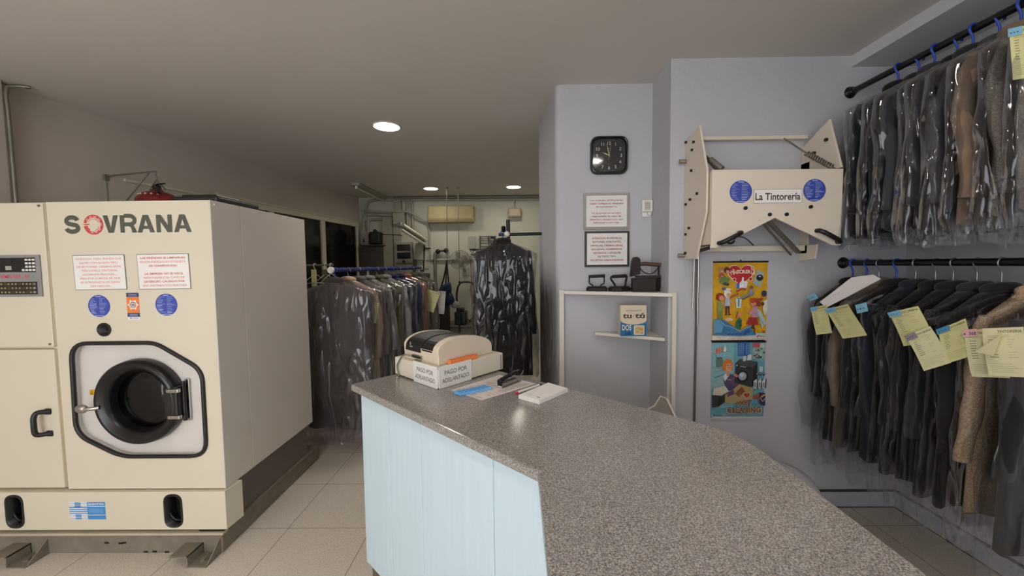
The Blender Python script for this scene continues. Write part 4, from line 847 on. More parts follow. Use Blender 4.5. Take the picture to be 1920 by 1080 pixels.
a.poly([(.66, .35), (.83, .31), (.9, .16), (.94, .2), (.98, .22), (.87, .38), (.8, .41)], 'a9bcc0'); a.line([(.8, .36), (.93, .2)], .01, '6a8288')
figure(.76, .33, 1.0, 'a03e22', 'd98d6c', 'b98ca4', '5d3d33', -1); a.poly([(.6, .21), (.84, .2), (.8, .3), (.66, .3)], '9c2f2a').el(.83, .47, .05, '8a3a26').el(.8, .515, .11, 'a03e22', .03, .3).el(.71, .515, .05, 'b5482a')
a.line([(.62, .17), (.6, .1)], .015, '5d3d33'); a.line([(.76, .16), (.755, .1), (.79, .09)], .02, '4a2e22'); a.el(.93, .11, .025, 'a6532a'); a.el(.92, .6, .05, '26324e', .06); a.poly([(.9, .5), (.98, .53), (.99, .4), (.94, .32), (.9, .4)], 'd6d0c2'); a.el(.9, .47, .025, '4a2e22', .035)
a.poly([(0, .08), (.0, .28), (.09, .285), (.2, .265), (.26, .235), (.36, .195), (.48, .13), (.62, .18), (.68, .2), (.72, .125), (.8, .075), (.5, .062), (.2, .07)], '3c76a6'); a.poly([(0, .1), (.0, .27), (.1, .27), (.2, .2), (.14, .11)], '5f9cc2').poly([(.22, .1), (.52, .1), (.66, .16), (.68, .11), (.58, .075), (.22, .08)], '2c5688')
for k in range(5): a.line([(.24 + k * .07, .08), (.29 + k * .07, .115)], .005, '6f9cc8')
a.line([(.1, .27), (.22, .2), (.34, .18), (.48, .125), (.6, .165), (.68, .19)], .007, 'bcd6e4'); a.line([(.12, .26), (.2, .14), (.17, .09)], .006, '1f3f68')
a.poly([(.4, .16), (.5, .15), (.52, .27), (.47, .3), (.41, .24)], '2f6a4a').poly([(.455, .26), (.5, .26), (.52, .19), (.48, .17)], '245238').el(.46, .335, .05, 'd98d6c', .035).line([(.41, .3), (.44, .37)], .02, '6b4a2c')
a.el(.28, .275, .07, 'e9d6c4', .026); a.text('¡¡¡Hola!!!', .28, .267, .014, .1, 'b0483a', .01)
a.rect(.78, .06, 1, .1, 'b9c6c2'); a.rect(.8, .05, .825, .062, 'b8252b'); a.rect(.815, .062, .84, .074, 'b8252b'); a.text('PRENSA', .9, .052, .016, .1, '4b4450', .01)
for x0, x1 in ((.1, .2), (.25, .4), (.43, .66), (.7, .92)): a.rect(x0, .024, x1, .029, 'b3766e')
a.b.box((0, 0, -.002), (w, h, .001), 0, 0); a.b.build('print', a.mats, t)
b = MB(F); b.box((-.004, h - .004, -.003), (w + .004, h + .006, .006), .002); b.box((-.006, -.006, -.003), (w - .005, .003, .006), .002); b.cyl((w * .5, h + .006, .0), (w * .5, h + .014, .0), .005, 8); b.build('hanging_rail', M_BLK, t)

t = thing('poster', 'lower blue cartoon poster about wet cleaning, hanging below the yellow one', 'poster', (1.42, QY, .595), 'posters hanging under the press')
F, w, h = art_frame(1.25, .60, 1.588, 1.09, QY - .004)
a = Art(F, w, h); a.rect(0, 0, 1, 1, '6aa4b4'); a.rect(0, .1, .42, 1, '7fb2bf').rect(.42, .38, .425, 1, '4a8494').rect(0, 0, 1, .13, '5f9fb0').rect(0, .0, 1, .05, '86aab4')
a.poly([(.03, .83), (.3, .875), (.3, .885), (.03, .85)], '8d9480')
for x, y, c in ((.09, .9, 'c8684c'), (.14, .91, 'd07a5c'), (.19, .915, '9a7a80'), (.245, .92, 'd8dde0')): a.rect(x - .02, y - .045, x + .02, y + .015, c).rect(x - .008, y + .015, x + .008, y + .035, c)
a.poly([(.08, .67), (.2, .67), (.21, .78), (.07, .78)], '5f7a70').el(.14, .79, .06, '4a6258', .02).line([(.07, .83), (.1, .78)], .01, '4a6258').line([(.02, .67), (.26, .64), (.04, .6)], .02, '8d9480')
a.poly([(.03, .45), (.22, .58), (.42, .55), (.48, .42), (.3, .32), (.05, .34)], '93a9b2').line([(.05, .53), (.22, .57)], .015, '5d6a74')
a.poly([(.22, .5), (.3, .58), (.46, .57), (.55, .45), (.5, .36), (.28, .36)], '4a4468').poly([(.32, .52), (.5, .55), (.54, .43), (.42, .41)], '6a4d5e'); a.poly([(.25, .48), (.34, .57), (.28, .6), (.22, .55)], 'cdd6da')
a.poly([(.2, .64), (.21, .74), (.27, .78), (.36, .77), (.4, .7), (.39, .63), (.3, .6)], 'c8762c').poly([(.26, .61), (.36, .61), (.38, .7), (.35, .73), (.27, .71)], 'd99a7c').poly([(.28, .55), (.33, .55), (.34, .62), (.28, .62)], 'd08c70').line([(.3, .665), (.35, .665)], .012, 'b5604c'); a.el(.3, .695, .01, '3a2a22').el(.35, .695, .01, '3a2a22'); a.line([(.29, .51), (.36, .5)], .01, '8fd0d8')
a.poly([(.43, .47), (.76, .4), (.78, .66), (.44, .72)], '34363c').poly([(.44, .72), (.78, .66), (.86, .74), (.52, .78)], '45484e').poly([(.78, .66), (.76, .4), (.86, .47), (.86, .74)], '24262b').poly([(.45, .685), (.74, .635), (.74, .665), (.45, .71)], '191b20')
a.el(.58, .545, .115, '17181c', .12).el(.58, .55, .075, '9aa4b0', .08).el(.565, .565, .04, 'c2cad4', .035); a.el(.47, .695, .015, 'b8bfc4'); a.line([(.53, .685), (.64, .668)], .02, '8d98a4'); a.line([(.43, .57), (.48, .55)], .05, 'c07a80')
a.rect(.48, .82, .7, 1, '2f5d9e')
for r in range(7):
    for c in range(6):
        if c != 3: a.rect(.495 + c * .034, .84 + r * .022, .515 + c * .034, .852 + r * .022, '7fa4d0')
a.poly([(.57, .75), (.63, .755), (.63, .82), (.58, .82)], 'c6ccd0').poly([(.65, .76), (.73, .77), (.73, .84), (.66, .83)], 'd3d6d8')
a.rect(.75, .78, .99, .99, '8fb0ac').rect(.75, .93, .88, .99, 'b4565a').rect(.9, .93, .97, .985, 'b9bfb4'); rnd = random.Random(8)
for k in range(22): a.el(rnd.uniform(.77, .97), rnd.uniform(.79, .92), rnd.uniform(.008, .02), rnd.choice(['3c3440', '7d3a44', 'c8c8bc', '2e2a34', '5a6a60']))
for x in (.84, .9, .965): a.el(x, .58, .026, '15161a', .03).el(x, .585, .012, 'e0e0e0')
a.rect(.88, .61, .94, .68, 'c2ccce')
for x in (.82, .9, .975): a.poly([(x - .04, .4), (x + .01, .385), (x + .03, .49), (x + .02, .52), (x - .045, .49)], 'ced4d4').poly([(x + .01, .385), (x + .035, .4), (x + .04, .52), (x + .02, .52)], '20222c'); a.line([(x - .028, .41), (x - .02, .47)], .012, '454a54'); a.line([(x - .008, .405), (x - .0, .465)], .012, '454a54')
a.poly([(.0, .28), (.03, .4), (.24, .43), (.31, .36), (.2, .3)], 'c6c2b4').poly([(0, .14), (0, .31), (.18, .3), (.24, .33), (.24, .22), (.12, .15)], '2c2e32').poly([(.1, .16), (.12, .28), (.18, .28), (.2, .2)], '17181b')
a.poly([(.24, .3), (.5, .45), (.76, .4), (.76, .25), (.4, .2), (.24, .2)], 'a9946c').poly([(.28, .28), (.42, .32), (.4, .38), (.3, .34)], '5a3f62').poly([(.42, .33), (.55, .42), (.62, .35), (.5, .28)], '7c4a30').poly([(.53, .43), (.72, .4), (.74, .37), (.6, .38)], 'b08a3c').poly([(.76, .3), (.9, .33), (.88, .2), (.76, .22)], '8a5648').poly([(.88, .34), (1, .33), (1, .16), (.9, .18)], '3a3054').line([(.9, .27), (.95, .22), (1, .26)], .01, 'c8ccd0').line([(.92, .28), (.99, .31)], .03, 'b89a50').rect(.74, .19, .85, .25, '4e9ab8')
for tx, x, y, hh, ww in (('WET', .6, .175, .06, .3), ('CLEANING', .6, .075, .075, .64)): a.text(tx, x, y - .004, hh * 1.14, ww * 1.05, 'c0b694', .075); a.text(tx, x, y, hh, ww, '7a4e44', .035)
a.text('I', .52, .275, .05, .03, 'c0b694', .09); a.text('I', .52, .278, .045, .02, '7a4e44', .05); a.poly(heart(.645, .305, .15, .095), 'c9bf98').poly(heart(.645, .305, .12, .078), 'a8403a')
a.rect(.03, .035, .06, .055, '3a5560').rect(.07, .035, .2, .045, '55727c'); a.rect(0, 0, 1, .02, 'c2c8c6')
a.b.box((0, 0, -.002), (w, h, .001), 0, 0); a.b.build('print', a.mats, t)
b = MB(F); b.box((-.002, h - .003, -.003), (w + .006, h + .005, .006), .002); b.cyl((w * .5, h + .004, .0), (w * .5, h + .01, .0), .005, 8); b.build('hanging_rail', M_BLK, t)

# things standing behind the counter
t = thing('folded_card_box', 'white open card box standing in the niche behind the counter', 'box', (1.0, 2.3, 0))
b = MB(); zt = .765; cxw, cyw = .905, 2.46
b.add([(.80, 2.47, 0), (.80, 2.47, .655), (.865, 2.45, .70), (.9, 2.44, zt), (.93, 2.42, .755), (1.0, 2.40, .6), (1.02, 2.39, 0), (.9, 2.44, 0)], [(0, 1, 2, 7), (2, 3, 7), (3, 4, 7), (4, 5, 6, 7)], 0)
b.add([(.80, 2.40, 0), (.80, 2.40, .64), (1.02, 2.34, .6), (1.02, 2.34, 0)], [(0, 1, 2, 3)]); b.build('card_panel', mat('grey_card', '9c9890', .8), t)
b = MB(); b.tube([(.93, 2.415, .757), (1.0, 2.395, .6), (1.02, 2.388, .5)], .008, 6, flat=.4); b.tube([(.8, 2.47, .655), (.865, 2.45, .70), (.9, 2.44, zt), (.93, 2.42, .757)], .004, 6); b.build('folded_edge', M_PAPER, t)
t = thing('padded_stool', 'low stool with pale grey padded top behind the counter', 'stool', (1.42, 2.2, 0))
b = MB(); b.lathe([(0, .42), (.16, .415), (.215, .395), (.245, .355), (.255, .30), (.245, .25), (.0, .25)], 40, M=Matrix.Translation((1.42, 2.2, 0))); b.build('cushion', mat('pale_grey_cover', 'c2c3c9', .7, var=.03), t)
for x, y in ((-1, -1), (1, -1), (-1, 1), (1, 1)): MB().cyl((1.42 + x * .15, 2.2 + y * .15, 0), (1.42 + x * .13, 2.2 + y * .13, .26), .016, 10).build('leg', M_BLKMET, t)
# ------------------------------------------------------------------ garments in film covers
def sstep(x): x = max(0., min(1., x)); return x * x * (3 - 2 * x)
def fab(name, col, kind='plain'):
    if kind == 'tweed': return mat(name, col, .95, var=.35, vscale=160, bump=.3, bscale=250)
    if kind == 'pinstripe': return mat(name, col, .9, var=.3, vscale=30, stretch=(8, 8, .05))
    return mat(name, col, .92, var=.12, vscale=14, bump=.12, bscale=70, sheen=.15)
def garment(name, label, cat, group, pos, rz, W=.46, L=.8, T=.075, fabric=None, seed=0, hook=None, cover=M_FILM, extra=.1, sleeve=.6, lapel=False,
            hook_h=.115, lift=0., collar=None, drop=.10, wide=.05, flare=0., shirt=None, lean=0.):
    rnd = random.Random(seed); t = thing(name, label, cat, pos, group, rz)
    zn = -hook_h; ph = [rnd.uniform(0, 6.28) for _ in range(8)]
    hw = W / 2
    def half(d):          # half width and half depth at a distance below the neck
        a = .055 + (hw - .055) * min(1, (max(d, 0) / drop)) ** .85 if d < drop else hw * (1 - .05 * sstep((d - drop) / .25) + .06 * sstep((d - .4) / .5) + flare * (d - drop))
        bt = .032 + (T / 2 - .032) * sstep(d / .16)
        return a, bt
    def fold(q, z, d, amp): return amp * sstep((d - .1) / .4) * (math.sin(5 * q + ph[0] + z * 2) + .7 * math.sin(9 * q + ph[1] - z * 3) + .5 * math.sin(14 * q + ph[2]))
    N, R = 44, 34; vs = []; fs = []; Lb = L + zn
    for i in range(R):
        d = (L - hook_h) * (i / (R - 1)) ** 1.25; z = zn - d; a, bt = half(d)
        for k in range(N):
            q = 2 * PI * k / N; c, s_ = math.cos(q), math.sin(q); e = .78
            x = a * math.copysign(abs(c) ** e, c); y = bt * math.copysign(abs(s_) ** e, s_) + fold(q, z, d, .006) * abs(s_)
            x += fold(q, z, d, .004) * c; sx = 1.
            if i == R - 1: z += .006 * math.sin(3 * q + ph[3])
            vs.append((x + lean * d, y, z - abs(x) / max(hw, .01) * (.0 if d < drop else .01)))
    for i in range(R - 1):
        for k in range(N): fs.append((i * N + k, (i + 1) * N + k, (i + 1) * N + (k + 1) % N, i * N + (k + 1) % N))
    b = MB(); b.add(vs, fs, 0, None, True); b.add(vs[:N], [tuple(range(N))], 0); b.add(vs[-N:], [tuple(range(N))[::-1]], 0); b.build('body', fabric, t, True)
    if sleeve:
        for sg in (-1, 1):
            fw = rnd.uniform(-.02, .03); b = MB(); pts = []; rs = []
            for i in range(15):
                u = i / 14; d = drop * .75 + u * sleeve
                x = sg * (hw - .035 + .03 * sstep(u * 2.2) + .012 * math.sin(u * 5 + ph[4])); y = -fw * sstep(u * 1.6) + .008 * math.sin(u * 7 + ph[5])
                pts.append((x + lean * d, y - .004, zn - d)); r = .047 * min(1, .55 + u * 4) * (1 - .28 * u) + .0035 * math.sin(u * 21 + ph[6]); rs.append(r)
            b.tube(pts, rs, 14, flat=min(1.15, T / .1)); b.build('sleeve', fabric, t, True)
    if lapel:
        def fy(x, d):
            a, bt = half(d); e = .78; u = min(.995, abs(x) / a); return -bt * (1 - u ** (2 / e)) ** (e / 2)
        for sg in (-1, 1):
            P = []; V = .40
            for i in range(9):
                u = i / 8; d = .015 + V * u; xin = .045 * (1 - u) ** .8 + .004; xo = xin + .012 + .06 * math.sin(PI * min(1, u * 1.15 + .12)) * (1 - .4 * u)
                P.append(((sg * xin + lean * d, fy(xin, d) - .006, zn - d), (sg * xo + lean * d, fy(xo, d) - .009, zn - d + .004)))
            v = [p for pr in P for p in pr] + [(p[0], p[1] + .006, p[2]) for pr in P for p in pr]; n = len(P)
            f = [(2 * i, 2 * i + 1, 2 * i + 3, 2 * i + 2) for i in range(n - 1)] + [(2 * n + 2 * i, 2 * n + 2 * i + 2, 2 * n + 2 * i + 3, 2 * n + 2 * i + 1) for i in range(n - 1)] + [(2 * i + 1, 2 * n + 2 * i + 1, 2 * n + 2 * i + 3, 2 * i + 3) for i in range(n - 1)] + [(2 * i, 2 * i + 2, 2 * n + 2 * i + 2, 2 * n + 2 * i) for i in range(n - 1)]
            MB().add(v, f, 0, None, True).build('lapel', fabric, t, True)
    b = MB(); b.tube([(.058 * math.cos(q), .036 * math.sin(q), zn + .008 - .012 * math.sin(q)) for q in [2 * PI * k / 20 for k in range(20)]], .014, 8, closed=True, flat=1.5); b.build('collar', collar or fabric, t, True)
    b = MB(); hk = [(.018, 0, -.016), (.02, 0, .002), (.012, 0, .012), (0, 0, .0155), (-.012, 0, .011), (-.019, 0, -.002), (-.017, 0, -.016), (-.006, 0, -.035), (0, 0, -.055), (0, 0, zn - .01)]
    b.tube(smooth_path(hk, 4), .0035 if hook is not M_BLUEPL else .0052, 7)
    for sg in (-1, 1): b.tube([(0, 0, zn - .004), (sg * (hw * .55), 0, zn - drop * .42), (sg * (hw - .06), 0, zn - drop * .8)], .006, 7)
    b.build('hanger', hook or M_WIRE, t, True)
    if cover:
        vs = []; fs = []; R2, N2 = 52, 84; Lc = L + extra
        for i in range(R2):
            u = i / (R2 - 1); z = zn + .045 - (Lc - hook_h + .045) * u ** 1.15; d = zn - z
            a, bt = half(max(d, 0)); tt = sstep((d + .045) / .09)
            a = .014 + (a + wide * sstep(d / drop) + .012 - .014) * tt; bt = .012 + (max(bt, T / 2 * min(1, d / .14)) + .009 - .012) * tt
            over = sstep((d - (L - hook_h)) / max(extra, .01)); a *= 1 - .06 * over; bt *= 1 - .15 * over
            w = .35 + .65 * sstep((d - .05) / .3)
            for k in range(N2):
                q = 2 * PI * k / N2; c, s_ = math.cos(q), math.sin(q); e = .55
                x = a * math.copysign(abs(c) ** e, c); y = bt * math.copysign(abs(s_) ** e, s_)
                n1 = noise.noise(Vector((x * 9 + seed * 3.1, y * 12, z * 2.2))); n2 = noise.noise(Vector((x * 26 + seed, y * 30 + 7, z * 9)))
                n3 = 1 - abs(noise.noise(Vector((x * 13 + z * 5 + seed * 1.7, y * 15, z * 5 - 3)))) * 2
                n4 = max(0., 1 - abs(noise.noise(Vector((x * 7 + z * .9 + seed * 2.3, seed + y * 3, z * 1.1)))) * 7)
                dn = (n1 * .012 + n2 * .004 + n3 * .004 + n4 * .016) * w * tt * (1 + .6 * over)
                zz = z + (.03 * noise.noise(Vector((math.cos(q) * 2, math.sin(q) * 2, seed))) + .012 * math.sin(7 * q + ph[3]) if i == R2 - 1 else 0)
                vs.append((x + c * dn * .9 + lean * max(d, 0), y + s_ * (abs(dn) if y * s_ > 0 else dn) * .75, zz))
        for i in range(R2 - 1):
            for k in range(N2): fs.append((i * N2 + k, (i + 1) * N2 + k, (i + 1) * N2 + (k + 1) % N2, i * N2 + (k + 1) % N2))
        part(MB().add(vs, fs, 0, None, True).build('plastic_cover', cover, t, True), 'clear crinkled film cover')
    return t
def ticket(t, p00, p10, p01, paper, stub=None, seed=0, curl=.006, num=None, head='TINTORERIA', stub_only=False, rows=8):
    """receipt stapled to the cover: upper left, upper right and lower left corner in world space"""
    p00, p10, p01 = Vector(p00), Vector(p10), Vector(p01); inv = Matrix.Rotation(-t.rotation_euler.z, 4, 'Z')
    r_, u_ = p10 - p00, p00 - p01; w, h = r_.length, u_.length; r_ = r_ / w; u_ = u_ / h; n_ = r_.cross(u_).normalized(); o_ = p00 - origin(t)
    M = inv @ Matrix(((r_.x, u_.x, n_.x, o_.x), (r_.y, u_.y, n_.y, o_.y), (r_.z, u_.z, n_.z, o_.z), (0, 0, 0, 1)))
    rnd = random.Random(seed); G = 8
    def P(u, v, off=0): return (u * w, -v * h, off + curl * math.sin(v * 2.6 + seed) + curl * .6 * math.sin(u * 3 + seed * 2))
    def patch(b, u0, v0, u1, v1, off, mi, n=2):
        vs = [P(u0 + (u1 - u0) * i / n, v0 + (v1 - v0) * j / n, off) for j in range(n + 1) for i in range(n + 1)]
        b.add(vs, [(j * (n + 1) + i, (j + 1) * (n + 1) + i, (j + 1) * (n + 1) + i + 1, j * (n + 1) + i + 1) for j in range(n) for i in range(n)], mi, M, False)
    b = MB()
    if not stub_only:
        patch(b, 0, 0, 1, 1, 0, 0, G); patch(b, 0, 0, 1, 1, -.0008, 0, G)
        vs, fs, x0, x1, y0, y1 = text_geo(head, .0); sx = .58 * w / (x1 - x0)
        b.add([P(.38 + .58 * (v.x - x0) / (x1 - x0), .105 - .055 * (v.y - y0) / (y1 - y0), .0008) for v in vs], fs, 1, M)
        for i in range(rows):
            v = .24 + i * .052; patch(b, .14, v, .14 + rnd.uniform(.12, .22), v + .009, .0008, 1)
            if rnd.random() < .6: patch(b, .6, v, .6 + rnd.uniform(.1, .25), v + .006, .0008, 2)
        for v in (.16, .19, .74, .79, .83, .87, .91): patch(b, .12, v, rnd.uniform(.6, .92), v + .005, .0008, 2, 3)
        o = b.build('receipt', [paper, mat('receipt_ink', '4a4a44', .8), mat('receipt_print', 'a09f66', .8)], t, True); part(o, 'pale yellow handwritten receipt'); host = o
    else: host = t
    if stub:
        b = MB(); u1, v1 = (.42, .15) if not stub_only else (1, 1)
        patch(b, -.03 if not stub_only else 0, -.01 if not stub_only else 0, u1, v1, .0025, 0, 3)
        if num:
            vs, fs, x0, x1, y0, y1 = text_geo(num, .0); b.add([P(u1 * .4 + .5 * u1 * (v.x - x0) / (x1 - x0), v1 * .75 - v1 * .45 * (v.y - y0) / (y1 - y0), .0035) for v in vs], fs, 1, M)
            patch(b, .02, v1 * .45, .06, v1 * .7, .0035, 1)
        else:
            for k in range(3): patch(b, u1 * (.1 + .25 * k), v1 * .5, u1 * (.22 + .25 * k), v1 * .62, .0035, 1)
        o = b.build('number_stub', [stub, M_DKBLUE], host, True)
        part(o, 'small coloured number stub')
    return host

# two rails along the right wall
def rail(z, x, y0, label, r=.017):
    t = thing('clothes_rail', label, 'rail', (x, y0, z), 'black rails along the right wall')
    b = MB(); b.cyl((x, y0 - .006, z), (x, -.6, z), r, 20); b.build('tube', M_BLKMET, t)
    b = MB(Matrix.Translation((x, y0 - .001, z)) @ Matrix.Rotation(PI / 2, 4, 'X')); b.lathe([(0, 0), (.034, 0), (.036, .004), (.034, .009), (.026, .013), (.024, .03), (.019, .034)], 28); b.build('wall_flange', M_BLKMET, t)
RU = (2.065, 2.632); RL = (2.062, 1.588)
rail(RU[1], RU[0], QY, 'upper black clothes rail with jackets, running along the right wall under the beam')
rail(RL[1], RL[0], QY, 'lower black clothes rail with long coats, at eye height along the right wall')
DK = [fab('black_suiting', '101012'), fab('charcoal_suiting', '252529'), fab('navy_suiting', '191b25'), fab('grey_suiting', '37373b'), fab('soft_black_wool', '131112')]
TAUPE = fab('taupe_wool', '6f6252'); BROWN = fab('brown_cloth', '7b6857'); TWEED = fab('grey_tweed', '6a655f', 'tweed'); CAMEL = fab('camel_wool', 'b39c7f', 'tweed'); STRIPE = fab('grey_stripe', '48484d', 'pinstripe')
HB_, HW_ = M_BLUEPL, M_WIRE
GU = 'jackets on the upper black rail'; GL_ = 'coats on the lower black rail'
up = [(2.195, DK[0], HB_, 'black jacket in crinkled film at the wall end of the upper rail'), (2.10, DK[1], HB_, 'charcoal jacket in crinkled film, second from the wall on the upper rail'),
      (2.01, DK[3], HB_, 'grey jacket in crinkled film, third from the wall on the upper rail'), (1.925, DK[2], HB_, 'dark navy jacket in crinkled film, fourth from the wall on the upper rail'),
      (1.848, DK[1], HB_, 'charcoal jacket in crinkled film, fifth from the wall on the upper rail'), (1.765, STRIPE, HB_, 'grey striped jacket in film beside the brown jacket on the upper rail'),
      (1.68, BROWN, HB_, 'brown jacket in crinkled film on the upper rail'), (1.575, TWEED, HW_, 'grey tweed jacket in film next to the brown jacket on the upper rail'),
      (1.47, TWEED, HB_, 'grey tweed jacket nearest the viewer on the upper rail, with yellow receipt')]
rr = random.Random(11); UP = []
for i, (y, f, hk, lab) in enumerate(up):
    UP.append(garment('jacket', lab, 'jacket', GU, (RU[0] + (.008 if i % 2 else -.008), y, RU[1] + .003), rr.uniform(-.035, .03), W=.43 + rr.uniform(-.02, .02), L=.88 + rr.uniform(-.03, .03), T=.062, fabric=f, seed=20 + i, hook=hk, extra=.06, sleeve=.58, hook_h=.12, wide=.045, drop=.11))
lo = [(2.43, DK[0], HB_, .80, 'black jacket under a white paper at the wall end of the lower rail'), (2.345, DK[0], HB_, 1.07, 'black coat in film, second from the wall on the lower rail'),
      (2.255, TAUPE, HW_, 1.05, 'taupe grey coat in film, third from the wall on the lower rail'), (2.165, DK[4], HB_, 1.02, 'black coat in film between the taupe coat and the navy coat'),
      (2.05, DK[2], HW_, 1.04, 'dark navy coat in film, fifth from the wall on the lower rail'), (1.965, DK[0], HW_, 1.04, 'black coat in film, sixth from the wall on the lower rail'),
      (1.875, DK[4], HW_, 1.05, 'black coat in film, seventh from the wall on the lower rail'), (1.79, DK[1], HW_, 1.06, 'charcoal coat in film beside the camel coat on the lower rail'),
      (1.69, DK[0], HW_, 1.05, 'black coat in film just behind the camel coat'),
      (1.58, CAMEL, HB_, 1.02, 'camel wool coat in film on the lower rail'), (1.465, DK[0], HW_, 1.1, 'long black coat nearest the viewer on the lower rail')]
LO = []
for i, (y, f, hk, L, lab) in enumerate(lo):
    LO.append(garment('coat' if i else 'jacket', lab, 'coat' if i else 'jacket', GL_, (RL[0] + (.006 if i % 2 else -.006), y, RL[1] + .003), rr.uniform(-.03, .04), W=.45 + rr.uniform(-.02, .02), L=L, T=.064, fabric=f, seed=40 + i, hook=hk, extra=.14 if i else .22, cover=M_FILMLO if i != 9 else M_FILM, sleeve=.6, hook_h=.125, wide=.05, drop=.12))
ticket(LO[0], (1.745, 2.329, 1.327), (1.745, 2.223, 1.357), (1.745, 2.293, 1.172), M_RECEIPT, M_STUB, 1)
ticket(LO[1], (1.74, 2.222, 1.33), (1.74, 2.071, 1.375), (1.74, 2.113, 1.184), M_RECEIPT, M_STUB, 2)
ticket(LO[0], (1.74, 2.371, 1.393), (1.74, 2.305, 1.417), (1.74, 2.344, 1.363), None, M_STUB, 9, stub_only=True, curl=.002)
ticket(LO[3], (1.74, 2.032, 1.373), (1.74, 1.971, 1.393), (1.74, 2.017, 1.331), None, M_STUB, 10, stub_only=True, curl=.002)
ticket(LO[5], (1.745, 1.856, 1.354), (1.745, 1.721, 1.401), (1.745, 1.783, 1.212), M_RECEIPT, M_STUB, 3)
ticket(LO[6], (1.727, 1.755, 1.263), (1.727, 1.660, 1.323), (1.727, 1.662, 1.131), M_RECEIPT2, M_STUBGR, 4)
ticket(LO[8], (1.74, 1.642, 1.311), (1.74, 1.54, 1.372), (1.74, 1.595, 1.179), M_RECEIPT, M_STUBDK, 5)
ticket(LO[9], (1.735, 1.538, 1.326), (1.74, 1.424, 1.353), (1.735, 1.497, 1.155), M_RECEIPT2, M_STUBPK, 6, num='368')
rc = ticket(LO[10], (1.715, 1.452, 1.347), (1.72, 1.345, 1.37), (1.715, 1.427, 1.179), M_RECEIPT2, None, 7)
M = Matrix.Translation(Vector((1.698, 1.452, 1.347)) - origin(LO[10])); Rz = Matrix.Rotation(-LO[10].rotation_euler.z, 4, 'Z')
b = MB(); v = [(.0, .012, -.09), (.0, -.068, -.006), (-.006, -.052, -.088)]; v = [Rz @ (M @ Vector(q)) for q in v]; b.add(v + [q + Rz @ Vector((.0012, 0, 0)) for q in v], [(0, 1, 2), (5, 4, 3)]); b.build('folded_corner', M_RECEIPT2, rc, True)
ticket(UP[8], (1.775, 1.478, 2.418), (1.785, 1.40, 2.40), (1.775, 1.467, 2.238), M_RECEIPT, M_STUB, 8)
# white paper lying over the shoulder of the first jacket
p = LO[0]; off = origin(p)
pts = [(1.725, 2.250, 1.369), (1.754, 2.240, 1.337), (1.870, 2.200, 1.414), (1.963, 2.140, 1.501), (1.938, 2.160, 1.524), (1.857, 2.200, 1.509), (1.811, 2.220, 1.458)]
b = MB(); b.add([Vector(q) - off for q in pts] + [Vector(q) - off + Vector((0, .002, 0)) for q in pts], [tuple(range(7)), tuple(range(13, 6, -1))], 0); part(b.build('shoulder_paper', M_GREYPAPER, p, True), 'white paper laid over the shoulder')

# long rack behind the machine
RK0, RK1 = Vector((-1.54, 3.29, 1.57)), Vector((-1.27, 5.25, 1.57)); rd = (RK1 - RK0).normalized(); ra = math.atan2(rd.y, rd.x) - PI / 2
t = thing('garment_rack', 'rolling garment rack with blue wrapped rail behind the machine', 'rack', ((RK0.x + RK1.x) / 2, 4.2, 0))
b = MB(); b.cyl(RK0, RK1, .0165, 16)
rnd = random.Random(2)
for k in range(60): q = RK0 + (RK1 - RK0) * (k / 59); b.tube([q + Vector((math.cos(a_) * .018, 0, math.sin(a_) * .018)) for a_ in [2 * PI * j / 8 for j in range(8)]], .003 + .002 * rnd.random(), 5, closed=True)
b.build('rail', mat('blue_wrap', '28336a', .6, var=.2), t)
b = MB(); b.cyl(RK0 - rd * .022, RK0, .027, 20); b.cyl(RK1, RK1 + rd * .02, .027, 20); b.build('end_cap', M_WHITEPL, t)['kind'] = 'stuff'
for f_ in (.3, .93):
    q = RK0 + (RK1 - RK0) * f_; b = MB(); b.cyl((q.x, q.y, .06), (q.x, q.y, 1.56), .014, 12); b.build('post', M_DSTEEL, t)
b = MB(); q0 = RK0 + (RK1 - RK0) * .3; q1 = RK0 + (RK1 - RK0) * .93; b.cyl((q0.x, q0.y, .09), (q1.x, q1.y, .09), .012, 10)
for q in (q0, q1): b.cyl((q.x - .22, q.y, .08), (q.x + .22, q.y, .08), .014, 10)
b.build('base_frame', M_DSTEEL, t)
for q in (q0, q1):
    for s_ in (-1, 1): MB().cyl((q.x + s_ * .2, q.y - .012, .033), (q.x + s_ * .2, q.y + .012, .033), .033, 16).build('caster', M_RUB, t)
C1 = fab('grey_brown_cloth', '3f3735'); CRM = fab('cream_pink_cloth', 'c6ad96'); GB = fab('grey_linen', '6b645c'); LG = fab('light_grey_cloth', '8b8a88'); NV = fab('indigo_cloth', '2b2f55'); OL = fab('olive_cloth', '5d5b44'); RST = fab('rust_cloth', 'a8705a')
rk = [(.0, C1, 1.36, .57, .1, M_FILMH, 'long dark grey coat in hazy film at the near end of the blue rack'), (.10, CRM, 1.3, .52, .1, M_FILMH, 'cream and pink garment in film behind the long grey coat'),
      (.19, GB, 1.25, .50, .08, M_FILM, 'grey brown garment in film behind the cream one'), (.28, LG, 1.2, .48, .08, M_FILM, 'light grey garment in film in the middle of the blue rack'), (.37, OL, 1.15, .48, .08, M_FILM, 'olive garment in film in the middle of the blue rack'),
      (.46, LG, 1.1, .48, .08, M_FILM, 'pale grey garment in film before the indigo ones'), (.55, NV, 1.15, .48, .08, M_FILM, 'indigo garment in film, the nearer of two on the blue rack'), (.64, NV, 1.15, .48, .08, M_FILM, 'indigo garment in film, the farther of two on the blue rack'),
      (.74, RST, 1.0, .48, .08, M_FILM, 'rust coloured garment in film near the far end of the rack'), (.84, OL, 1.1, .5, .08, M_FILM, 'olive garment in film with yellow receipt near the far end'), (.94, GB, 1.1, .5, .08, None, 'grey garment at the far end of the blue rack')]
RK = []
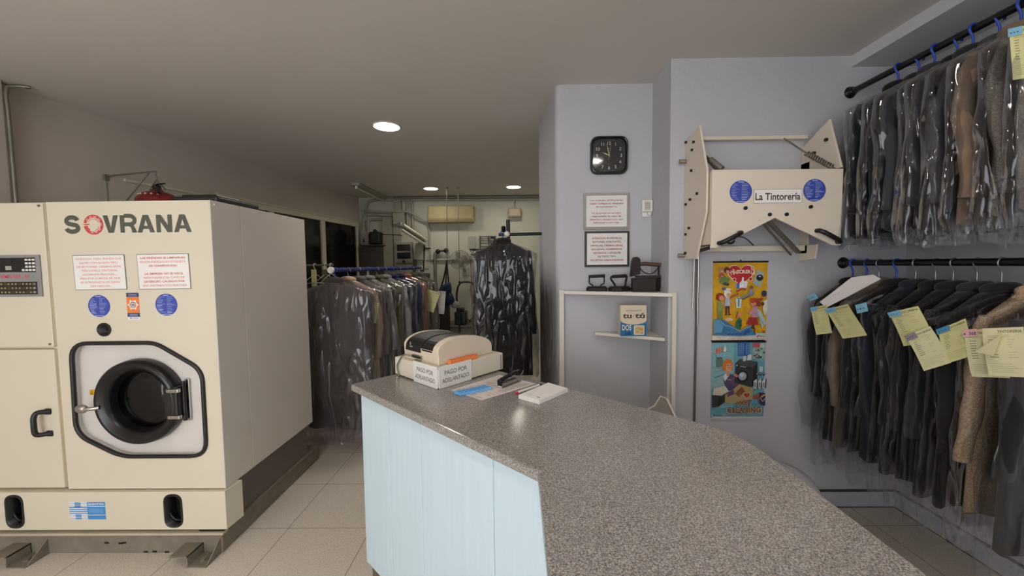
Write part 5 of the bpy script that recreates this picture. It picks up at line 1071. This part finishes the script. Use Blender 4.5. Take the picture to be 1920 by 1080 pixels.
for i, (f_, fm, L, W, ex, cv, lab) in enumerate(rk):
    q = RK0 + (RK1 - RK0) * (f_ + .025)
    RK.append(garment('coat' if i == 0 else 'hanging_garment', lab, 'coat' if i == 0 else 'garment', 'garments on the blue rack', (q.x, q.y, q.z + .003), ra + (.05 if i == 0 else rnd.uniform(-.04, .04)), W=W, L=L, T=.10 if i == 0 else .11, fabric=fm, seed=70 + i, hook=M_BLUEPL if i in (0, 3, 6) else M_WIRE, cover=cv, extra=ex + .06, sleeve=.62 if i else .78, hook_h=.10, drop=.10, lapel=(i == 0), wide=.035))
def pt_on(t, dx, dy, dz): p = origin(t); return p.x + dx, p.y + dy, p.z + dz
def hang3(t, dx, dy, dz, w, h, rot):
    p = Vector(pt_on(t, dx, dy, dz)); c, q = math.cos(rot), math.sin(rot); return p, p + Vector((w * c, 0, w * q)), p + Vector((h * q, 0, -h * c))
ticket(RK[1], *hang3(RK[1], .17, -.085, -.28, .13, .18, -.15), M_RECEIPT2, None, 12)
ticket(RK[9], *hang3(RK[9], .2, -.09, -.26, .17, .26, -.35), M_RECEIPT, None, 13); ticket(RK[10], *hang3(RK[10], .24, -.08, -.3, .13, .3, -.1), M_GREYPAPER, None, 14)
# short wall rail with a few hangers, behind the machine
t = thing('wall_rail', 'short steel hanging rail by the dark window behind the machine', 'rail', (-2.6, 4.2, 1.62))
b = MB(); b.cyl((LX(4.2) - .003, 4.2, 1.617), (-1.95, 4.2, 1.617), .011, 12); b.cyl((LX(4.2) - .004, 4.2, 1.617), (LX(4.2) + .02, 4.2, 1.617), .03, 16); b.build('tube', M_DSTEEL, t)
def whanger(x, lab, tagc=None):
    t = thing('wire_hanger', lab, 'hanger', (x, 4.2, 1.63), 'hangers on the short wall rail')
    b = MB(Matrix.Translation((x, 4.2, 1.627)) @ Matrix.Rotation(1.35, 4, 'Z')); b.tube(smooth_path([(.018, 0, -.02), (.016, 0, .0), (0, 0, .006), (-.016, 0, -.002), (-.014, 0, -.03), (0, 0, -.06), (0, 0, -.1)], 4), .004, 7); b.tube([(0, 0, -.1), (.19, 0, -.2), (-.19, 0, -.2), (0, 0, -.1)], .004, 7); b.build('hook', M_WHITEPL, t)
    if tagc: part(MB().box((x - .028, 4.17, 1.39), (x + .028, 4.176, 1.57), .002).build('paper_tag', tagc, t), 'long yellowish tag')
whanger(-2.145, 'wire hanger carrying a long yellowish tag, left on the short wall rail', M_RECEIPT); whanger(-2.03, 'wire hanger in the middle of the short wall rail', mat('dull_tag', '6a644c', .8)); whanger(-1.972, 'white wire hanger at the end of the short wall rail')

# T-shaped rail and the black suit
t = thing('stub_rail', 'black T-shaped pipe rail reaching out from the wall behind the hanging suit', 'rail', (.05, 3.55, 1.87))
b = MB(); b.cyl((.245, 3.55, 1.872), (-.15, 3.55, 1.868), .014, 14); b.build('tube', M_BLKMET, t)
b = MB(); b.cyl((-.065, 3.57, 1.60), (-.065, 3.57, 2.0), .017, 14); b.cyl((-.105, 3.55, 1.9), (-.105, 3.52, 1.93), .02, 12); b.build('upright', M_BLKMET, t)
b = MB(); b.ball((-.075, 3.52, 1.87), .026); b.build('knob', M_WHITEPL, t)
garment('suit', 'black suit in shiny clear film hanging from the T-shaped rail in the middle', 'suit', None, (-.11, 3.535, 1.888), .0, W=.50, L=1.28, T=.13, fabric=DK[0], seed=101, hook=M_BLUEPL, cover=M_FILM, extra=.02, sleeve=.74, hook_h=.088, drop=.105, lapel=True, wide=.035, lean=.0)

# ------------------------------------------------------------------ workroom at the back
t = thing('air_conditioner', 'yellowed wall air conditioner at the top of the workroom wall', 'air conditioner', (-1.155, BY, 2.36))
b = MB(); b.box((-1.565, BY - .19, 2.365), (-.745, BY - .004, 2.665), .02, seg=3); b.build('housing', M_AC, t)
b = MB(); b.box((-1.54, BY - .196, 2.37), (-.77, BY - .185, 2.42), .004); b.box((-1.54, BY - .194, 2.43), (-.77, BY - .188, 2.435)); part(b.build('louvre', mat('brown_louvre', '7d6c48', .5), t), 'darker outlet louvre')
t = thing('emergency_light', 'small tan emergency light hanging under the ceiling pipes in the workroom', 'light', (-.01, BY - .1, 2.46))
b = MB(); b.box((-.125, BY - .14, 2.455), (.105, BY - .07, 2.615), .01); b.build('case', mat('tan_case', '9c8770', .6), t); b = MB(); b.box((-.1, BY - .145, 2.475), (.08, BY - .136, 2.595), .004); b.build('lens', mat('tan_lens', 'a8957e', .4), t)
b = MB(); b.tube([(-.01, BY - .1, 2.61), (-.01, BY - .1, 2.70), (0, BY - .05, 2.75), (0, BY - .004, 2.75)], .006, 8); b.build('hook', M_DSTEEL, t)
def conduit(pts, r, label, k=5, m=M_PVC, grp='grey conduits in the workroom'):
    return tag(MB().tube(smooth_path(pts, k), r, 10).build('conduit', m), label, 'pipe', grp)
yb = BY - .03
conduit([(-2.74, yb, 2.42), (-2.74, yb, 2.62), (-2.68, yb, 2.76), (-2.55, yb, 2.802), (-2.3, yb, 2.805), (.3, yb, 2.78), (.9, yb, 2.775)], .024, 'long grey conduit running just below the workroom ceiling')
conduit([(-2.2, yb - .05, 2.83), (-1.5, yb - .05, 2.83), (.9, yb - .05, 2.825)], .018, 'thin dark pipe right under the workroom ceiling', 3, M_DSTEEL)
conduit([(-2.80, yb - .06, 2.62), (-2.5, yb - .06, 2.585), (-2.2, yb - .06, 2.585), (-1.95, yb - .06, 2.575), (-1.72, yb - .06, 2.46), (-1.62, yb - .04, 2.40), (-1.585, yb, 2.28), (-1.58, yb, 2.0), (-1.58, yb, 1.72)], .02, 'grey conduit sloping down to the left of the air conditioner')
conduit([(-2.78, yb, 2.22), (-2.78, yb, 2.46), (-2.74, yb, 2.53), (-2.6, yb, 2.54), (-2.2, yb, 2.52)], .027, 'upper bent grey conduit rising from the switch box')
conduit([(-2.70, yb, 2.22), (-2.70, yb, 2.38), (-2.66, yb, 2.44), (-2.55, yb, 2.45), (-2.2, yb, 2.45)], .024, 'lower bent grey conduit rising from the switch box')
conduit([(-1.99, yb, 2.8), (-1.97, yb, 2.7), (-1.97, yb, 2.2)], .024, 'left of two upright conduits beside the junction box', 3); conduit([(-1.90, yb, 2.8), (-1.88, yb, 2.7), (-1.88, yb, 2.2)], .024, 'right of two upright conduits beside the junction box', 3)
conduit([(-1.56, yb, 1.705), (-1.2, yb, 1.70), (-.75, yb, 1.71), (-.2, yb, 1.71)], .022, 'grey conduit running level behind the fan', 3)
def ebox(nm, x0, z0, x1, z1, d, m, label, cat='box', grp=None): return tag(MB().box((x0, BY - d, z0), (x1, BY - .002, z1), .006).build(nm, m), label, cat, grp)
ebox('junction_box', -2.215, 2.35, -2.01, 2.565, .12, M_EBOX, 'square grey junction box on the pipes left of the air conditioner')
ebox('cable_trunking', -2.43, 1.5, -2.25, 2.5, .06, M_EBOX, 'broad upright grey cable trunking in the workroom corner', 'trunking'); ebox('cable_trunking', -2.21, 2.565, -2.07, 2.80, .08, M_EBOX, 'short cable trunking above the junction box', 'trunking'); ebox('cable_trunking', -2.24, 1.9, -2.1, 2.35, .05, M_EBOX, 'narrow cable trunking below the junction box', 'trunking')
t = thing('switch_box', 'grey upright switch box below the bent conduits, by the window', 'box', (-2.74, BY, 1.99)); MB().box((-2.81, BY - .14, 1.98), (-2.66, BY - .002, 2.23), .008).build('case', M_EBOX, t); MB().box((-2.76, BY - .16, 2.03), (-2.73, BY - .135, 2.09), .006).build('switch', M_BLK, t)
t = thing('transformer', 'black ribbed transformer on a small shelf in the workroom corner', 'transformer', (-2.54, BY, 2.0)); b = MB(); b.box((-2.63, BY - .2, 1.995), (-2.44, BY - .02, 2.22), .03, seg=3); b.ball((-2.55, BY - .1, 2.235), .035); b.build('case', mat('sooty_black', '1d1b18', .6, var=.25), t); MB().tube([(-2.55, BY - .1, 2.25), (-2.55, BY - .1, 2.30)], .012, 8).build('terminal', M_STEEL, t)
tag(MB().box((-2.8, BY - .24, 1.965), (-2.38, BY - .002, 1.985), .003).build('bracket_shelf', M_BROWNBOX), 'small dark shelf carrying the black transformer', 'shelf'); tag(MB().box((-2.82, BY - .16, 1.1), (-2.42, BY - .002, 1.95), .006).build('equipment_cabinet', M_BROWNBOX), 'dark brown metal cabinet below the transformer shelf', 'cabinet')
tag(MB().tube([(-2.44, BY - .14, 2.17), (-2.09, BY - .14, 2.155)], .007, 8).tube([(-2.09, BY - .14, 2.155), (-2.09, BY - .01, 2.155)], .007, 8).build('rod', M_BLK), 'thin dark rod reaching right from the black transformer', 'rod')
t = thing('fluorescent_lamp', 'tilted twin tube fluorescent lamp above the distribution board, switched off', 'lamp', (-1.78, 6.9, 2.15)); A_, B_ = Vector((-1.90, 6.55, 2.275)), Vector((-1.67, 7.2, 2.06)); pd = (B_ - A_).normalized()
LF = frame(A_, pd, (0, 0, 1)); ln = (B_ - A_).length
MB(LF).box((-.02, -.03, -.05), (ln + .02, .035, .03), .008).build('housing', M_ALU, t); 
for oy, oz in ((.0, .06), (-.075, .02)): MB(LF).cyl((0, oy, oz), (ln, oy, oz), .026, 14).build('tube', mat('unlit_tube', 'd6d6c6', .25), t)
MB(LF).tube([(ln, .0, 0), (ln + .05, -.1, -.02), (ln + .05, -.55, -.05)], .012, 8).build('cable', M_BLK, t); MB().tube([(-1.68, 7.2, 2.07), (-1.68, BY - .005, 2.07)], .012, 8).build('wall_arm', M_DSTEEL, t)
tl = thing('fluorescent_lamp', 'long switched-off fluorescent batten on the workroom ceiling near the window', 'lamp', (-2.38, 6.7, CEIL)); MB().box((-2.44, 5.95, CEIL - .05), (-2.32, 7.2, CEIL - .002), .006).build('housing', M_PVC, tl); MB().cyl((-2.38, 5.99, CEIL - .075), (-2.38, 7.16, CEIL - .075), .015, 12).build('tube', mat('unlit_tube', 'd6d6c6', .25), tl)
for y in (5.98, 7.17): MB().box((-2.395, y - .012, CEIL - .092), (-2.365, y + .012, CEIL - .045), .003).build('tube_holder', M_WHITEPL, tl)
t = thing('distribution_board', 'grey electric distribution board with two dark windows on the workroom wall', 'panel', (-2.03, BY, 1.66)); MB().box((-2.185, BY - .12, 1.655), (-1.885, BY - .002, 2.03), .01).build('case', M_EBOX, t)
for z in (1.87, 1.725): MB().box((-2.155, BY - .126, z), (-1.91, BY - .115, z + .115), .004).build('meter_window', mat('dark_meter_glass', '17150f', .2), t)
b = MB(); b.cyl((-2.03, BY - .12, 1.675), (-2.03, BY - .15, 1.675), .028, 16); b.build('knob', M_BLK, t)
ebox('cable_trunking', -1.885, 1.0, -1.83, 1.72, .06, M_BROWNBOX, 'narrow dark trunking right of the distribution board', 'trunking'); ebox('lower_panel', -2.2, 1.2, -1.9, 1.62, .1, M_EBOX, 'grey lower panel under the distribution board', 'panel')
t = thing('fuse_box', 'small pale fuse box right of the distribution board', 'box', (-1.75, BY, 1.72)); MB().box((-1.83, BY - .07, 1.7), (-1.69, BY - .002, 2.02), .006).build('case', M_EBOX, t); MB().box((-1.8, BY - .075, 1.86), (-1.73, BY - .065, 1.96), .003).build('label_plate', M_PVC, t)
ebox('wall_plate', -1.66, 1.69, -1.5, 1.93, .02, M_BACK, 'pale rectangular plate beside the fuse box', 'plate'); tag(MB().box((-1.65, BY - .05, 1.90), (-1.56, BY - .002, 1.925), .005).build('bracket_clip', M_BLK), 'small dark clip above the pale wall plate', 'clip')
t = thing('lever_switch', 'small black lever on the workroom wall above the green plate', 'switch', (-1.72, BY, 1.5)); MB().box((-1.77, BY - .03, 1.5), (-1.7, BY - .002, 1.54), .006).build('base', M_BLK, t); MB().tube([(-1.74, BY - .04, 1.525), (-1.6, BY - .06, 1.54)], .009, 8).build('lever', M_DSTEEL, t)
t = thing('control_plate', 'dark green control plate with small buttons on the workroom wall', 'switch', (-1.7, BY, 1.32)); MB().box((-1.80, BY - .04, 1.325), (-1.59, BY - .002, 1.455), .006).build('case', mat('dark_green_metal', '3f463c', .5), t)
for k in range(4): MB().cyl((-1.765 + k * .048, BY - .038, 1.425), (-1.765 + k * .048, BY - .05, 1.425), .012, 10).build('button', M_GREY, t)
MB().box((-1.76, BY - .045, 1.36), (-1.68, BY - .038, 1.39), .002).build('label_plate', M_BLK, t)
# ceiling rods and hoses of the ironing place
t = thing('ceiling_rod', 'thin rod hanging from the workroom ceiling with the black iron hose', 'rod', (-1.10, 6.42, 2.0)); MB().tube([(-1.095, 6.42, CEIL), (-1.115, 6.42, 1.6), (-1.12, 6.42, 1.45)], .006, 8).build('rod', M_DSTEEL, t); MB().cyl((-1.095, 6.42, CEIL - .02), (-1.095, 6.42, CEIL), .02, 12).build('ceiling_plate', M_DSTEEL, t)
b = MB(); b.tube(smooth_path([(-1.12, 6.42, 1.68), (-1.17, 6.41, 1.4), (-1.26, 6.4, 1.12), (-1.25, 6.4, .98), (-1.18, 6.4, .9)]), .013, 8); b.tube(smooth_path([(-1.12, 6.42, 1.68), (-1.15, 6.44, 1.3), (-1.21, 6.43, 1.05), (-1.2, 6.42, .95)]), .011, 8); b.tube(smooth_path([(-1.12, 6.42, 1.66), (-1.1, 6.4, 1.4), (-1.09, 6.4, 1.2), (-1.03, 6.4, 1.08), (-1.06, 6.4, .97)]), .012, 8); b.build('hose', M_RUB, t)
t = thing('ceiling_rod', 'thin rod hanging from the workroom ceiling in front of the fan', 'rod', (-.92, 6.42, 2.0)); MB().tube([(-.915, 6.42, CEIL), (-.92, 6.42, 1.33)], .0055, 8).build('rod', M_DSTEEL, t); MB().cyl((-.915, 6.42, CEIL - .02), (-.915, 6.42, CEIL), .02, 12).build('ceiling_plate', M_DSTEEL, t)
b = MB(); b.tube(smooth_path([(-.62, 6.42, 1.1), (-.70, 6.42, 1.29), (-.83, 6.42, 1.325), (-.93, 6.42, 1.28), (-.97, 6.42, 1.1), (-.95, 6.42, .85), (-.93, 6.42, .5)]), .016, 8); b.ball((-.92, 6.42, 1.325), .02); b.build('hose', M_RUB, t)
t = thing('steam_pipe', 'upright grey steam pipe with black elbow on the workroom wall', 'pipe', (-1.5, BY, 1.0)); MB().tube(smooth_path([(-1.48, BY - .08, .9), (-1.48, BY - .08, 1.6), (-1.475, BY - .08, 1.78), (-1.44, BY - .08, 1.84)]), .028, 10).build('pipe', M_DSTEEL, t); b = MB(); b.tube([(-1.46, BY - .08, 1.85), (-1.26, BY - .08, 1.87)], .018, 10); b.ball((-1.42, BY - .08, 1.852), .045); b.ball((-1.27, BY - .08, 1.868), .045); b.cyl((-1.26, BY - .08, 1.868), (-1.26, BY - .004, 1.868), .02, 10); b.build('elbow', M_BLK, t); MB().cyl((-1.48, BY - .08, 1.4), (-1.48, BY - .002, 1.4), .014, 8).build('clamp', M_DSTEEL, t)
t = thing('wall_fan', 'grey round wall fan tilted towards the ironing place', 'fan', (-1.0, 7.0, 1.7)); FM_ = Matrix.Translation((-1.0, 7.02, 1.70)) @ Matrix.Rotation(.35, 4, 'Z') @ Matrix.Rotation(PI / 2 + .25, 4, 'X')
b = MB(FM_)
for k in range(1, 8): r = .172 * k / 7; b.tube([(r * math.cos(q), r * math.sin(q), .05 - .03 * (r / .172) ** 2) for q in [2 * PI * j / 32 for j in range(32)]], .003 if k < 7 else .008, 5, closed=True)
for k in range(24): q = 2 * PI * k / 24; b.tube([(.02 * math.cos(q), .02 * math.sin(q), .05), (.1 * math.cos(q), .1 * math.sin(q), .04), (.172 * math.cos(q), .172 * math.sin(q), .02), (.15 * math.cos(q), .15 * math.sin(q), -.05), (.05 * math.cos(q), .05 * math.sin(q), -.07)], .0025, 4)
b.build('guard', M_PVC, t)
for k in range(4):
    q = 2 * PI * k / 4 + .3; P = [(.03 * math.cos(q - .4), .03 * math.sin(q - .4), .01), (.14 * math.cos(q - .35), .14 * math.sin(q - .35), .015), (.15 * math.cos(q + .15), .15 * math.sin(q + .15), -.01), (.1 * math.cos(q + .5), .1 * math.sin(q + .5), -.02), (.03 * math.cos(q + .5), .03 * math.sin(q + .5), -.01)]
    b = MB(FM_); b.add(P + [(p[0], p[1], p[2] - .003) for p in P], [(0, 1, 2, 3, 4), (9, 8, 7, 6, 5)] + [(i, (i + 1) % 5, (i + 1) % 5 + 5, i + 5) for i in range(5)]); b.build('blade', M_GREY, t)
b = MB(FM_); b.cyl((0, 0, -.12), (0, 0, .02), .05, 20, r2=.03); b.cyl((0, 0, .045), (0, 0, .055), .03, 16); b.build('motor', M_PVC, t); b = MB(); b.tube([(-.97, 7.12, 1.66), (-.93, 7.18, 1.5), (-.93, BY - .02, 1.48)], .02, 8); b.box((-.98, BY - .04, 1.4), (-.86, BY - .002, 1.55), .008); b.build('wall_mount', M_PVC, t)
# ironing place
t = thing('ironing_table', 'ironing table with navy padded sleeve arm under the hanging hoses', 'ironing table', (-1.25, 6.35, 0)); b = MB(); b.tube(smooth_path([(-1.62, 6.3, .93), (-1.45, 6.3, 1.03), (-1.3, 6.3, 1.0), (-1.2, 6.32, 1.02)]), [.05] + [.1] * 17 + [.08], 14); b.build('board', M_BLUEPAD, t)
b = MB(); b.tube(smooth_path([(-1.22, 6.32, .92), (-1.18, 6.32, 1.1), (-1.12, 6.32, 1.22), (-1.04, 6.32, 1.24)]), [.1] * 10 + [.085] * 8 + [.05], 14); b.ball((-1.1, 6.33, 1.04), .11, (1, .7, .8)); part(b.build('sleeve_arm', M_BLUEPAD, t), 'navy padded sleeve arm'); MB().ball((-.98, 6.34, .96), .075, (1.1, .6, .8)).build('puff_pad', M_GREY, t)
b = MB(); b.box((-1.5, 6.15, .3), (-1.1, 6.5, .92), .03); b.box((-1.14, 6.2, .06), (-1.08, 6.4, .95), .01); b.box((-1.55, 6.12, 0), (-.95, 6.5, .06), .01); b.build('pedestal', mat('sooty_black', '1d1b18', .6, var=.25), t); MB().cyl((-1.38, 6.1, .28), (-1.38, 6.1, .72), .07, 16).build('boiler', M_DSTEEL, t)
t = thing('work_bench', 'low grey work bench along the workroom wall', 'bench', (-.8, 6.9, 0)); MB().box((-1.55, 6.62, .53), (.2, BY - .02, .57), .006).build('bench_top', mat('worn_bench_top', '66625b', .7, var=.2), t)
for x, y in ((-1.5, 6.67), (.15, 6.67), (-1.5, 7.2), (.15, 7.2)): MB().box((x - .025, y - .025, 0), (x + .025, y + .025, .53), .003).build('leg', M_BROWNBOX, t)
tag(MB().box((-1.06, 6.7, .575), (-.86, 6.95, .80), .02).box((-1.03, 6.73, .80), (-.9, 6.9, .86), .02).build('steam_unit', M_BLK), 'black boxy steam unit on the low work bench', 'machine')
tag(MB().box((-1.5, 6.75, .575), (-1.2, 7.05, .74), .03).build('folded_cloth', mat('pale_cloth', 'b9b2aa', .9, var=.1)), 'pale folded cloth on the low work bench', 'cloth')
rnd = random.Random(4)
for k, lab in enumerate(('black cable looped over the bench and up the workroom wall', 'thin dark cable trailing along the bench', 'brownish cable curled beside the steam unit', 'black cable hanging from the level pipe')):
    x = -.95 + k * .12; pts = [(x, 6.85, .6), (x + .1, 6.8, .66 + .05 * k), (x + .2, 6.85, .60), (x + .3, 6.95, .72 + .04 * k), (x + .38, 7.1, .9 + .05 * k), (x + .45, 7.24, 1.05 + .05 * k)]
    tag(MB().tube(smooth_path(pts), .009, 7).build('cable', mat('brown_cable', '4a3026', .6) if k == 2 else M_RUB), lab, 'cable', 'loose cables on the bench')
t = thing('wire_basket', 'black wire basket bracket on the workroom wall behind the suit', 'basket', (-.5, 7.1, 1.8)); b = MB()
for z, s_ in ((1.87, .19), (1.78, .17), (1.74, .12)): b.tube([(-.62 + s_ * math.cos(q), 7.06 + s_ * .8 * math.sin(q), z) for q in [2 * PI * k / 24 for k in range(24)]], .011, 6, closed=True)
for k in range(8): q = 2 * PI * k / 8; b.tube([(-.62 + .19 * math.cos(q), 7.06 + .152 * math.sin(q), 1.87), (-.62 + .12 * math.cos(q), 7.06 + .1 * math.sin(q), 1.74)], .007, 6)
b.build('basket', M_BLK, t); b = MB(); b.tube([(-.62, 7.2, 1.85), (-.62, BY - .005, 1.85)], .014, 8); b.build('wall_arm', M_BLK, t)
t = thing('wall_rack', 'small dark metal rack fixed on the workroom wall behind the suit', 'rack', (-.45, 7.2, 2.0)); b = MB()
for z in (1.93, 2.03, 2.11): b.box((-.66, BY - .05, z), (-.36, BY - .03, z + .015), 0)
for x in (-.66, -.5, -.375): b.box((x, BY - .055, 1.9), (x + .015, BY - .002, 2.13), 0)
b.build('bars', M_BROWNBOX, t); b = MB(); b.tube(smooth_path([(-.48, BY - .08, 1.93), (-.4, BY - .09, 2.0), (-.38, BY - .08, 2.08), (-.45, BY - .07, 2.1)]), .02, 8); b.build('coil', M_BLK, t)
tag(MB().box((-.86, BY - .03, 1.9), (-.74, BY - .002, 2.13), .004).build('wall_plate', M_PVC), 'pale small plate on the workroom wall left of the dark rack', 'plate')

# cable in the corner of the left pillar
tag(MB().tube(smooth_path([(-3.372, 2.664, 1.2), (-3.372, 2.664, 2.5), (-3.374, 2.664, 2.78), (-3.36, 2.69, 2.83), (-3.30, 2.74, 2.842)]), .011, 8).build('corner_cable', M_DSTEEL), 'dark grey cable running up the corner of the left pillar', 'cable')
